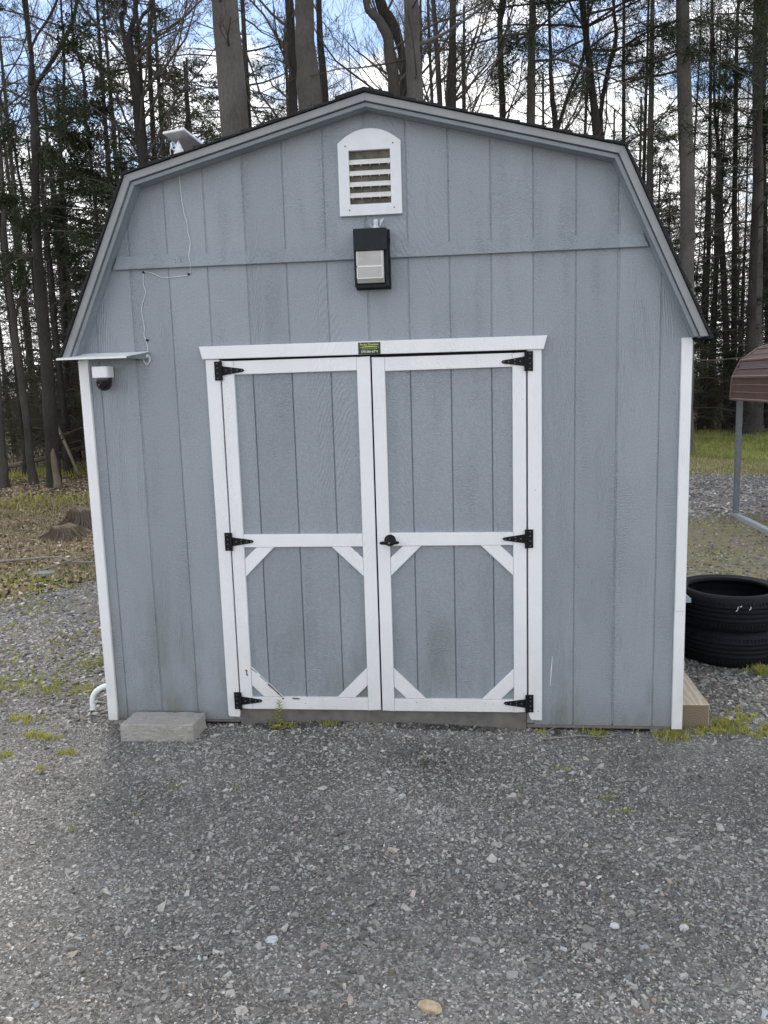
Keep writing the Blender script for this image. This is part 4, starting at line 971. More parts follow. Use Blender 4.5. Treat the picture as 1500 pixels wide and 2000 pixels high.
# lawn strip at the right, beyond the gravel
n = 90000; x = RNG.uniform(4, 16, n); y = RNG.uniform(11.3, 23.5, n); P = np.stack([x, y, gz(x, y)], 1)
k = in_view(P, 0.05) & (x > 4.3+(y-11)*0.28) & (RNG.random(n) < 0.35+0.6*(np.sin(x*1.7+y)*np.cos(y*0.8+1) > -0.2)); x, y = x[k], y[k]
dry = (y < 14.2+1.2*np.sin(x*1.3)) & (RNG.random(len(x)) < 0.7)
V, F = blades(x[dry], y[dry], np.full(dry.sum(), 0.06), 0.014, 1.3)
tag(link('straw', np_mesh('straw', V, F, [M['drygrass']])), 'strip of pale dead grass between the gravel and the green grass', 'dry grass', kind='stuff')
x, y = x[~dry], y[~dry]
V, F = blades(x, y, np.where(y < 14, 0.07, 0.14)*RNG.uniform(0.5, 1.3, len(x)), 0.014, 1.0)
tag(link('lawn', np_mesh('lawn_blades', V, F, [M['lawn']])), 'rough green grass strip in front of the woods at right', 'grass', kind='stuff')
# left forest floor : low herbs
n = 26000; x = RNG.uniform(-12, -1.6, n); y = RNG.uniform(2.6, 17, n); P = np.stack([x, y, gz(x, y)], 1)
f_ = np.sin(x*1.1+0.5*y)*np.cos(y*0.9-0.4*x)
k = in_view(P, 0.05) & (2.2*(x+2.2)-(y-2.8) < 0.4) & (f_ > 0.15+0.65*(y < 8.6)*(y > 3.6)); x, y = x[k], y[k]
V, F = blades(x, y, np.where(y > 8.5, 0.17, 0.07), 0.014, 1.0)
tag(link('ground_cover', np_mesh('forest_herbs', V, F, [M['grass']])), 'low green herbs spreading over the forest floor at left', 'plants', kind='stuff')
n = 30000; x = RNG.uniform(-8, -1.6, n); y = RNG.uniform(3.4, 9.5, n); P = np.stack([x, y, gz(x, y)], 1)
k = in_view(P, 0.05) & (2.2*(x+2.2)-(y-2.8) < 0.0); x, y = x[k], y[k]
V, F = blades(x, y, 0.07, 0.008, 1.3)
tag(link('dry_grass', np_mesh('dry_grass', V, F, [M['drygrass']])), 'dead straw coloured grass matted on the ground at left', 'dry grass', kind='stuff')
# leaf litter quads
def litter(n, xr, yr, s, keep):
    x = RNG.uniform(*xr, n); y = RNG.uniform(*yr, n); P = np.stack([x, y, gz(x, y)], 1); k = in_view(P, 0.05) & keep(x, y); P = P[k]; n = len(P)
    ss = s*RNG.uniform(0.5, 1.3, n); th = RNG.uniform(0, 6.28, n)
    Q = np.array([(-1, -0.6), (0.1, -0.9), (1, 0.1), (-0.2, 0.8)])*0.5
    X_ = (Q[None, :, 0]*np.cos(th)[:, None]-Q[None, :, 1]*np.sin(th)[:, None])*ss[:, None]; Y_ = (Q[None, :, 0]*np.sin(th)[:, None]+Q[None, :, 1]*np.cos(th)[:, None])*ss[:, None]
    Z_ = RNG.normal(0, 0.22, (n, 4))*ss[:, None]+0.012
    V = np.stack([X_, Y_, Z_], -1)+P[:, None]
    base = np.array([[0.20, 0.135, 0.08], [0.33, 0.245, 0.15], [0.44, 0.36, 0.24], [0.11, 0.075, 0.05], [0.60, 0.53, 0.41]])
    c = base[RNG.choice(5, n, p=[0.3, 0.27, 0.18, 0.17, 0.08])]*RNG.uniform(0.8, 1.2, (n, 1))
    return V.reshape(-1, 3), np.arange(n*4).reshape(-1, 4), np.repeat(c, 4, 0)
V, F, c = litter(60000, (-12, -1.5), (2.7, 16), 0.055, lambda x, y: (2.2*(x+2.2)-(y-2.8) < 0.5*RNG.random(len(x))))
tag(link('leaf_litter', np_mesh('leaf_litter', V, F, [M['litter']], tint=c, smooth=False)), 'brown leaf litter carpeting the ground under the trees at left', 'leaf litter', kind='stuff')

# weed by the left door
wd = thing('weed', 'small leafy weed growing in front of the left door bottom', 'weed', (0.868, -0.035, -0.03))
def weed_geo(x0, y0, z0, hgt, nleaf, ls, seed):
    r = random.Random(seed); st = MB(); lf = MB(); pts = []
    for i in range(6): pts.append((x0+0.008*math.sin(i*1.3+seed), y0-0.004*i*0.5, z0+hgt*i/5))
    st.tube(pts, [0.0018, 0.0017, 0.0015, 0.0013, 0.001, 0.0008], 5)
    for i in range(nleaf):
        k = 0.15+0.85*i/nleaf; j = min(4, int(k*5)); f = k*5-j; b = Vector(pts[j]).lerp(Vector(pts[j+1]), f)
        a = i*2.4+r.random(); d = Vector((math.cos(a), math.sin(a)*0.8, 0.35)); l = ls*(1.25-0.6*k)*(0.8+0.4*r.random()); s_v = Vector((-math.sin(a), math.cos(a), 0))*l*0.28
        tip = b+d*l; mid = b+d*l*0.55
        lf.add([tuple(b), tuple(mid+s_v), tuple(tip), tuple(mid-s_v)], [(0, 1, 2, 3)])
    return st, lf
st, lf = weed_geo(0.868, -0.035, -0.03, 0.165, 34, 0.026, 2)
s2_, l2_ = weed_geo(0.80, -0.03, -0.03, 0.08, 12, 0.02, 5); 
b0 = len(lf.v); lf.add(l2_.v, l2_.f); st.add(s2_.v, s2_.f)
s2_, l2_ = weed_geo(0.86, -0.055, -0.035, 0.03, 26, 0.035, 8); lf.add(l2_.v, l2_.f); st.add(s2_.v, s2_.f)
obj('stem', st, M['bud'], wd); obj('leaf', lf, M['grass'], wd)

# sticks
def stick(pts, r, label, forks=()):
    m = MB(); P = smooth_path([(x, y, float(gz(x, y))+dz) for x, y, dz in pts], 4); n = len(P)
    m.tube(P, [r*(1-0.55*i/n) for i in range(n)], 6)
    for f in forks: m.tube(smooth_path([(x, y, float(gz(x, y))+dz) for x, y, dz in f], 3), r*0.5, 5)
    return tag(obj('stick', m, M['stick'], smooth=True), label, 'stick')
stick([(2.245, -0.112, 0.006), (2.36, -0.10, 0.012), (2.47, -0.07, 0.012), (2.56, -0.075, 0.010), (2.658, -0.049, 0.012)], 0.0045, 'pale thin stick on the gravel before the right of the shed')
stick([(2.546, -0.553, 0.004), (2.60, -0.545, 0.008), (2.66, -0.52, 0.012), (2.70, -0.53, 0.006), (2.745, -0.56, 0.004)], 0.003, 'thin bent twig lying out on the gravel at right')
stick([(2.30, -0.01, 0.0), (2.34, 0.0, 0.018), (2.375, 0.02, 0.03)], 0.003, 'short twig leaning at the foot of the right door frame')
stick([(-3.4, 4.15, 0.03), (-3.0, 4.2, 0.05), (-2.6, 4.25, 0.07), (-2.35, 4.12, 0.05), (-2.0, 4.1, 0.05), (-1.75, 4.2, 0.03)], 0.017, 'long pale fallen branch across the brown leaf litter', [[(-2.55, 3.75, 0.03), (-2.3, 4.1, 0.09), (-2.05, 4.5, 0.10)], [(-2.1, 4.1, 0.05), (-2.0, 4.6, 0.12)]])
stick([(-2.45, 4.9, 0.04), (-2.2, 5.1, 0.07), (-1.9, 5.0, 0.05)], 0.015, 'short pale branch beyond the long fallen branch')
stick([(-2.9, 3.0, 0.02), (-2.6, 3.0, 0.04), (-2.3, 2.85, 0.02), (-2.05, 2.6, 0.01)], 0.008, 'thin dark twig at the edge of the gravel at left')

# stump, snag and mound on the left
def root_stump(cx, cy, r, h, label, seed):
    t = thing('tree_stump', label, 'tree stump', (cx, cy, float(gz(cx, cy))))
    rg = np.random.default_rng(seed); z0 = float(gz(cx, cy)); m = MB(); k = 26
    lev = [(-0.1, 1.55), (0.08, 1.35), (0.3, 1.12), (0.7, 1.02), (1.0, 0.90)]; vs = []
    ph = rg.uniform(0, 6.28)
    for z, s in lev:
        for i in range(k):
            a = i/k*2*math.pi; rr = r*s*(1+0.10*math.sin(5*a+ph)*(2.2-z*1.6)/2+rg.normal(0, 0.03)); vs.append((cx+rr*math.cos(a), cy+rr*math.sin(a), z0+h*z+(rg.normal(0, 0.09*h) if z == 1 else 0)))
    fs = []
    for l in range(4): fs += [(l*k+i, l*k+(i+1) % k, (l+1)*k+(i+1) % k, (l+1)*k+i) for i in range(k)]
    fs.append(tuple(4*k+i for i in range(k))); m.add(vs, fs); obj('stump_wood', m, M['root'], t)
    m = MB()
    for i in range(420):
        a = rg.uniform(0, 6.28); x = cx+r*1.0*math.cos(a); y = cy+r*1.0*math.sin(a); zt = z0+h*rg.uniform(0.7, 1.03); d = rg.uniform(0.1, 0.9)
        m.tube([(x, y, zt), (cx+r*(1.1+0.2*d)*math.cos(a+0.1), cy+r*(1.1+0.2*d)*math.sin(a+0.1), zt-h*0.4), (cx+r*(1.3+d)*math.cos(a+0.2*d), cy+r*(1.3+d)*math.sin(a+0.2*d), z0+0.02)], [0.006, 0.0045, 0.002], 3)
    obj('root_fringe', m, M['deadwood'], t)
    return t
root_stump(-3.46, 6.75, 0.21, 0.27, 'brown rooty stump with frayed sides behind the lower stump', 3)
root_stump(-3.36, 5.95, 0.17, 0.15, 'low brown stump nearer the gravel in front of the taller stump', 5)
sn = MB(); cx, cy = -5.86, 10.6; z0 = float(gz(cx, cy))
P_ = [(cx, cy, z0-0.05), (cx+0.01, cy, z0+0.15), (cx-0.01, cy, z0+0.35), (cx-0.02, cy, z0+0.55), (cx-0.03, cy, z0+0.70), (cx-0.02, cy, z0+0.78)]
sn.tube(P_, [0.09, 0.068, 0.060, 0.058, 0.040, 0.008], 9)
tag(obj('tree_snag', sn, M['deadwood'], smooth=True), 'short pointed dead trunk standing among the herbs at left', 'dead trunk')
lg = MB(); lg.tube(smooth_path([(-9.4, 13.5, 0.05), (-8.6, 14.0, 0.2), (-7.9, 14.6, 0.35), (-7.3, 15.4, 0.55)], 3), 0.055, 8)
tag(obj('fallen_log', lg, M['deadwood'], smooth=True), 'pale fallen log lying in the woods between the left trunks', 'log')
lg = MB(); lg.tube(smooth_path([(-6.6, 13.0, 0.02), (-7.0, 13.3, 0.7), (-7.45, 13.6, 1.5), (-7.7, 13.9, 2.2)], 3), 0.035, 7)
tag(obj('leaning_log', lg, M['deadwood'], smooth=True), 'thin dead trunk leaning left beside the double hemlock trunk', 'log')

# ------------------------------------------------------------------ trees
def grow(rg, start, d, length, r, level, maxlevel, polys, rads, tips, droop=0.0, up=0.15, kids=(4, 7), jit=0.16, minr=0.0028, klen=0.55):
    n = 5 if level < maxlevel else 3
    P = [np.array(start, float)]; d = np.array(d, float); d /= np.linalg.norm(d)
    for i in range(n):
        d = d+rg.normal(0, jit, 3)+np.array([0, 0, up-droop*(i+1)/n]); d /= np.linalg.norm(d); P.append(P[-1]+d*length/n)
    P = np.array(P); R = np.linspace(r, max(minr, r*0.35), n+1)
    polys.append(P); rads.append(R); tips.append((P, level))
    if level < maxlevel:
        for _ in range(rg.integers(*kids)):
            t = rg.uniform(0.2, 0.98)*n; i = min(int(t), n-1); s = P[i]+(P[i+1]-P[i])*(t-i)
            a = d+rg.normal(0, 0.75, 3); a[2] += up*1.2
            T = P[i+1]-P[i]; T /= np.linalg.norm(T); a = a+T*0.5
            grow(rg, s, a, length*klen*rg.uniform(0.6, 1.15), max(minr, R[i]*0.5), level+1, maxlevel, polys, rads, tips, droop, up, kids, jit, minr, klen)
def needles(rg, P, n, ln, wd, spread, flat=0.5, droopz=0.0):
    """sprays of needles along a polyline"""
    m = len(P)-1; t = rg.random(n)**0.7*m; i = np.minimum(t.astype(int), m-1); f = (t-i)[:, None]
    B = P[i]*(1-f)+P[i+1]*f+rg.normal(0, spread, (n, 3))*np.array([1, 1, flat])
    D = rg.normal(0, 1, (n, 3))*np.array([1, 1, 0.45])+(P[i+1]-P[i])/np.linalg.norm(P[i+1]-P[i], axis=1, keepdims=True)*0.8; D[:, 2] -= droopz
    D /= np.linalg.norm(D, axis=1, keepdims=True); S = np.cross(D, rg.normal(0, 0.5, (n, 3))+np.array([0, 0, 1])); S /= np.linalg.norm(S, axis=1, keepdims=True)
    l = (ln*rg.uniform(0.5, 1.3, n))[:, None]; w_ = (wd*rg.uniform(0.6, 1.3, n))[:, None]
    return np.stack([B-S*w_*0.15, B+D*l*0.5-S*w_*0.5, B+D*l, B+D*l*0.5+S*w_*0.5], 1).reshape(-1, 3)
def tubes_merge(polys, rads, thick=0.02):
    big = [i for i, r in enumerate(rads) if r[0] > thick]; sm = [i for i, r in enumerate(rads) if r[0] <= thick]
    V1, F1 = tube_np([polys[i] for i in big], [rads[i] for i in big], 6); V2, F2 = tube_np([polys[i] for i in sm], [rads[i] for i in sm], 3)
    return np.concatenate([V1, V2]), np.concatenate([F1, F2+len(V1)])
def quads(V): return np.arange(len(V)).reshape(-1, 4)
def trunk_poly(rg, h, r, lean=0.0, n=12, wob=0.05):
    z = np.linspace(-0.15, h, n); x = np.cumsum(rg.normal(0, wob, n))*0.5+lean*z; y = np.cumsum(rg.normal(0, wob, n))*0.5; x -= x[0]; y -= y[0]
    R = r*(1-0.72*(z/h).clip(0, 1)); R[0] = r*1.5; R[1] *= 1.06
    return np.stack([x, y, z], 1), R
def variant_bare(seed, h=14, r=0.1, nb=16, start=0.25):
    rg = np.random.default_rng(seed); TP, TR = trunk_poly(rg, h, r, rg.normal(0, 0.03)); polys, rads, tips = [], [], []
    for i in range(nb):
        z = h*rg.uniform(start, 0.97); k = np.searchsorted(TP[:, 2], z); k = min(max(k, 1), len(TP)-1); f = (z-TP[k-1, 2])/(TP[k, 2]-TP[k-1, 2]); s = TP[k-1]*(1-f)+TP[k]*f
        a = rg.uniform(0, 6.28); el = rg.uniform(0.25, 1.3)
        grow(rg, s, (math.cos(a), math.sin(a), el), h*rg.uniform(0.12, 0.28), TR[k]*rg.uniform(0.25, 0.5), 1, 3, polys, rads, tips, 0, 0.10, (4, 8))
    Vt, Ft = tube_np([TP], [TR], 10); Vb, Fb = tubes_merge(polys, rads); return (Vt, Ft), (Vb, Fb), np.zeros((0, 3))
def variant_hemlock(seed, h=12, r=0.14, nb=70, start=0.06, dens=70, wide=0.26):
    rg = np.random.default_rng(seed); TP, TR = trunk_poly(rg, h, r, rg.normal(0, 0.015), wob=0.03); polys, rads, nd = [], [], []
    for i in range(nb):
        z = h*(start+(0.98-start)*(i+rg.random())/nb); k = min(max(np.searchsorted(TP[:, 2], z), 1), len(TP)-1); f = (z-TP[k-1, 2])/(TP[k, 2]-TP[k-1, 2]); s = TP[k-1]*(1-f)+TP[k]*f
        a = i*2.4+rg.normal(0, 0.3); L_ = h*wide*(1-0.75*z/h)*rg.uniform(0.6, 1.15)+0.3
        tips = []; grow(rg, s, (math.cos(a), math.sin(a), 0.25), L_, 0.018+0.012*(1-z/h), 2, 3, polys, rads, tips, 0.22, 0.02, (5, 8), 0.07, 0.0025, 0.42)
        for P, lv in tips: nd.append(needles(rg, P, int(dens*(0.5 if lv == 3 else 0.8)), 0.095, 0.032, 0.055, 0.4, 0.15))
    Vt, Ft = tube_np([TP], [TR], 10); Vb, Fb = tubes_merge(polys, rads); return (Vt, Ft), (Vb, Fb), np.concatenate(nd)
def variant_pine(seed, h=16, r=0.16, nb=34, start=0.38, dens=60):
    rg = np.random.default_rng(seed); TP, TR = trunk_poly(rg, h, r, rg.normal(0, 0.01), wob=0.02); polys, rads, nd = [], [], []
    for i in range(nb):
        z = h*(start+(0.98-start)*(i+rg.random())/nb); k = min(max(np.searchsorted(TP[:, 2], z), 1), len(TP)-1); f = (z-TP[k-1, 2])/(TP[k, 2]-TP[k-1, 2]); s = TP[k-1]*(1-f)+TP[k]*f
        a = i*2.4+rg.normal(0, 0.4); L_ = h*0.2*(1-0.5*(z/h-start))*rg.uniform(0.5, 1.2)
        tips = []; grow(rg, s, (math.cos(a), math.sin(a), 0.12), L_, 0.03, 1, 3, polys, rads, tips, 0.05, 0.04, (3, 5), 0.12, 0.003, 0.5)
        for P, lv in tips:
            if lv >= 2: nd.append(needles(rg, P[-2:], int(dens*0.6), 0.15, 0.016, 0.06, 0.8, 0.0))
    for i in range(26):      # dead lower stubs
        z = h*rg.uniform(0.08, start+0.05); k = min(max(np.searchsorted(TP[:, 2], z), 1), len(TP)-1); s = TP[k-1]; a = rg.uniform(0, 6.28)
        s = np.array([s[0], s[1], z]); grow(rg, s, (math.cos(a), math.sin(a), 0.05), rg.uniform(0.4, 2.0), 0.012, 2, 3, polys, rads, [], 0.05, 0.0, (2, 5), 0.12, 0.003, 0.5)
    Vt, Ft = tube_np([TP], [TR], 10); Vb, Fb = tubes_merge(polys, rads); return (Vt, Ft), (Vb, Fb), np.concatenate(nd)

# trees whose trunks one can follow in the photograph: (depth, [(x, z, radius) from foot upwards])
TT = {
'forkA':(10.9,[(-6.07,0.28,0.134),(-6.04,1.12,0.128),(-6.01,2.48,0.116),(-6.0,3.79,0.096),(-5.97,4.9,0.08),(-5.9,5.88,0.066),(-5.86,6.67,0.06),(-5.82,7.32,0.065)]),
'forkA1':(10.9,[(-5.83,7.32,0.042),(-5.8,7.84,0.041),(-5.86,8.01,0.037),(-5.93,8.74,0.036),(-6.1,10.2,0.02)]),
'forkA2':(10.9,[(-5.8,7.84,0.023),(-5.69,8.16,0.023),(-5.34,8.69,0.023),(-4.9,9.8,0.01)]),
'forkA3':(10.9,[(-5.82,7.2,0.046),(-5.62,7.5,0.037),(-5.21,8.07,0.036),(-4.96,8.67,0.032),(-4.7,10.2,0.015)]),
'greyC':(11.5,[(-6.79,0.02,0.104),(-6.83,0.49,0.077),(-6.83,1.51,0.077),(-6.88,2.52,0.071),(-6.92,3.7,0.06),(-6.95,4.67,0.055),(-6.91,5.61,0.044),(-6.89,6.54,0.039)]),
'darkD':(13.5,[(-8.11,0.42,0.07),(-8.11,1.02,0.046),(-8.13,1.94,0.046),(-8.15,3.18,0.045),(-8.19,4.17,0.039),(-8.19,5.04,0.034)]),
'thinB':(12.5,[(-6.98,4.63,0.032),(-7.04,6.0,0.026),(-7.13,6.95,0.026),(-7.3,7.84,0.021)]),
'edge':(11.2,[(-7.34,-0.06,0.153),(-7.32,0.53,0.122),(-7.31,1.03,0.111),(-7.23,2.52,0.095),(-7.16,3.97,0.083)]),
'dark2':(13.5,[(-7.1,0.33,0.075),(-7.11,1.11,0.063),(-7.1,2.02,0.063),(-7.13,3.14,0.057),(-7.13,4.13,0.05)]),
'E':(12.0,[(-4.29,6.16,0.084),(-4.32,7.58,0.088),(-4.42,8.44,0.097)]),
'E1':(12.0,[(-4.43,8.35,0.055),(-4.5,8.53,0.044),(-4.54,8.92,0.043),(-4.49,9.1,0.039),(-4.7,10.6,0.02)]),
'E2':(12.0,[(-4.41,8.35,0.062),(-4.3,8.73,0.048),(-4.26,9.08,0.043),(-4.2,10.6,0.02)]),
'E3':(12.0,[(-4.28,8.45,0.029),(-4.1,8.85,0.029),(-3.96,9.06,0.029),(-3.6,10,0.015)]),
'F':(15.0,[(-5.12,6.95,0.053),(-5.09,8.99,0.052),(-5.02,9.77,0.046),(-4.93,10.4,0.046)]),
'G':(14.0,[(-6.22,6.26,0.039),(-6.29,7.68,0.039),(-6.24,8.61,0.033),(-6.38,9.24,0.027),(-6.4,9.75,0.022)]),
'H':(15.0,[(-7.42,6.85,0.048),(-7.22,8.21,0.041),(-7.08,9.66,0.029),(-7.06,10.55,0.023)]),
'T1':(8.7,[(-1.50,0.2,0.235),(-1.54,5.61,0.217),(-1.59,7.49,0.193)]),
'T2b':(12.8,[(-1.41,7.11,0.086),(-1.41,8.1,0.085),(-1.42,9.22,0.079)]),
'T2':(11.8,[(-0.9,6.9,0.228),(-0.95,8.07,0.178),(-0.94,8.76,0.168)]),
'T2c':(14.8,[(-1.11,7.96,0.084),(-1.17,9.22,0.072),(-1.18,10.04,0.061)]),
'T3':(13.0,[(0.57,7.39,0.121),(0.5,8.05,0.11),(0.46,8.5,0.1),(0.3,8.81,0.085),(0.15,8.97,0.07),(0.04,9.24,0.06)]),
'T3x':(14.0,[(0.7,7.7,0.085),(0.66,8.6,0.085),(0.44,9.2,0.116),(0.24,9.6,0.105)]),
'T3b':(11.0,[(1.09,6.67,0.142),(1.06,7.63,0.132),(1.06,8.28,0.127)]),
'T3b1':(11.0,[(1.10,7.54,0.035),(1.61,7.75,0.026),(2.31,8.19,0.022),(3.0,8.7,0.01)]),
'T4':(16.1,[(1.38,8.16,0.065),(1.32,9.55,0.059),(1.27,10.42,0.052)]),
'T5':(14.1,[(1.66,7.45,0.112),(1.71,8.56,0.079),(1.73,9.54,0.068)]),
'T5b':(18.3,[(2.94,8.39,0.079),(2.86,10.52,0.071),(2.94,11.23,0.09)]),
'T6':(15.3,[(3.41,7.33,0.096),(3.42,8.69,0.084),(3.44,9.92,0.072)]),
'R1':(16.0,[(4.02,7.34,0.07),(3.93,8.25,0.052),(3.89,9.12,0.04),(3.87,10.19,0.029)]),
'R1b':(16.0,[(4.01,7.30,0.047),(4.32,8.23,0.041),(4.58,8.79,0.035),(4.74,9.49,0.023)]),
'R2':(16.5,[(5.02,7.28,0.102),(4.9,8.28,0.083),(4.78,9.25,0.071),(4.64,10.35,0.07)]),
'R3':(17.0,[(5.18,7.44,0.061),(5.19,8.19,0.055),(5.33,8.94,0.054),(5.51,9.64,0.048),(5.46,10.28,0.036)]),
'R4':(19.0,[(6.08,7.71,0.054),(6.05,9.47,0.046),(6.03,11.3,0.033)]),
'R5':(20.0,[(6.95,6.73,0.091),(6.93,9.98,0.069),(6.93,11.66,0.054)]),
'R6':(15.7,[(6.96,2.88,0.171),(6.91,5.78,0.161),(6.77,8.47,0.146),(6.72,9.86,0.139)]),
'R7':(19.0,[(9.01,3.02,0.075),(8.91,6.16,0.067),(8.84,9.9,0.046),(8.82,11.1,0.032)]),
'R8':(22.6,[(10.9,-0.08,0.273),(10.9,0.36,0.208),(10.88,1.31,0.191),(10.77,3.8,0.173),(10.7,6.81,0.154),(10.53,10.66,0.135),(10.49,12.51,0.126)]),
'R10':(18.0,[(8.52,2.97,0.079),(8.26,5.99,0.07),(8.19,7.21,0.051),(8.06,8.33,0.032)]),
'R9':(20.0,[(10.24,3.04,0.071),(10.03,6.31,0.069),(9.9,8.93,0.061),(9.87,11.45,0.054)]),
}
# set these deeper into the wood, same line of sight, true size for that distance
for k_, yn in (('R10', 23.5), ('R7', 24.5), ('R9', 25.0), ('R4', 22.0), ('R5', 23.0)):
    y_, L_ = TT[k_]; f_ = (yn+4.18)/(y_+4.18); TT[k_] = (yn, [(1.9+(x-1.9)*f_, 1.8+(z-1.8)*f_, rr*f_) for x, z, rr in L_])
# name, kind, bark, label, limbs, bare branch count, needle count
TREES = [
 ('forkA', 'hemlock_tree', 'barkdark', 'dark tree at left that forks in a V against the sky', ['forkA1', 'forkA2', 'forkA3'], 26, 1),
 ('greyC', 'bare_tree', 'barkmid', 'slender grey trunk curving past the dark fork tree at left', [], 12, 0),
 ('darkD', 'bare_tree', 'barkdark', 'thin dark trunk between the left edge trunk and the slender grey one', [], 10, 0),
 ('thinB', 'bare_tree', 'barkdark', 'thin leaning sapling crossing the sky at the far left', [], 12, 0),
 ('edge', 'bare_tree', 'barkgrey', 'thick grey trunk cut by the left edge of the photo', [], 8, 0),
 ('dark2', 'hemlock_tree', 'barkdark', 'dark trunk close beside the left corner of the shed', [], 10, 1),
 ('E', 'bare_tree', 'barkdark', 'crooked dark trunk splitting into three limbs above the left roof', ['E1', 'E2', 'E3'], 34, 0),
 ('F', 'bare_tree', 'barkdark', 'thin wavy trunk just right of the three limbed tree', [], 24, 0),
 ('G', 'bare_tree', 'barkdark', 'narrow kinked trunk left of the three limbed tree', [], 24, 0),
 ('H', 'bare_tree', 'barkdark', 'narrow upright sapling right of the forked left tree', [], 24, 0),
 ('T1', 'pine_tree', 'barkgrey', 'thickest grey pine trunk behind the left roof slope', [], 16, 0),
 ('T2b', 'bare_tree', 'barkdark', 'thin dark trunk touching the left of the broad central trunk', [], 16, 0),
 ('T2', 'pine_tree', 'barkgrey', 'broad grey trunk standing left of the roof ridge', [], 14, 0),
 ('T2c', 'bare_tree', 'barkdark', 'dark slim trunk touching the right of the broad central trunk', [], 20, 0),
 ('T3', 'bare_tree', 'barkmid', 'bent trunk that leans left above the roof ridge', [], 16, 0),
 ('T3x', 'bare_tree', 'barkdark', 'darker trunk tangled behind the bent one above the ridge', [], 16, 0),
 ('T3b', 'pine_tree', 'barkgrey', 'straight grey trunk right of the ridge with a long slanting limb', ['T3b1'], 12, 0),
 ('T4', 'bare_tree', 'barkmid', 'slim straight trunk first right of the slanting limb tree', [], 16, 0),
 ('T5', 'bare_tree', 'barkdark', 'dark flared trunk second right of the slanting limb tree', [], 16, 0),
 ('T5b', 'bare_tree', 'barkdark', 'knobbly dark trunk midway along the right upper roof', [], 18, 0),
 ('T6', 'pine_tree', 'barkmid', 'straight pine trunk with dark needles over the right upper roof', [], 14, 2),
 ('R1', 'bare_tree', 'barkdark', 'small dark tree forking low like a Y above the right roof', ['R1b'], 18, 0),
 ('R2', 'pine_tree', 'barkdark', 'dark trunk leaning left above the right roof knee', [], 14, 2),
 ('R3', 'bare_tree', 'barkdark', 'curved thin trunk bowing right just past the leaning one', [], 18, 0),
 ('R4', 'pine_tree', 'barkdark', 'thin straight trunk over the right roof knee', [], 20, 1),
 ('R5', 'pine_tree', 'barkmid', 'slim brown trunk just right of the roof knee', [], 22, 1),
 ('R6', 'pine_tree', 'barkgrey', 'thick grey pine trunk rising right of the shed roof', [], 26, 2),
 ('R7', 'pine_tree', 'barkdark', 'thin dark trunk between the two thick right hand pines', [], 30, 1),
 ('R8', 'pine_tree', 'barkgrey', 'tall grey pine standing behind the brown carport', [], 30, 2),
 ('R10', 'hemlock_tree', 'barkdark', 'short dark tapering trunk right of the thick grey pine', [], 24, 1),
 ('R9', 'pine_tree', 'barkdark', 'dark trunk half cut by the right edge of the photo', [], 20, 2),
]
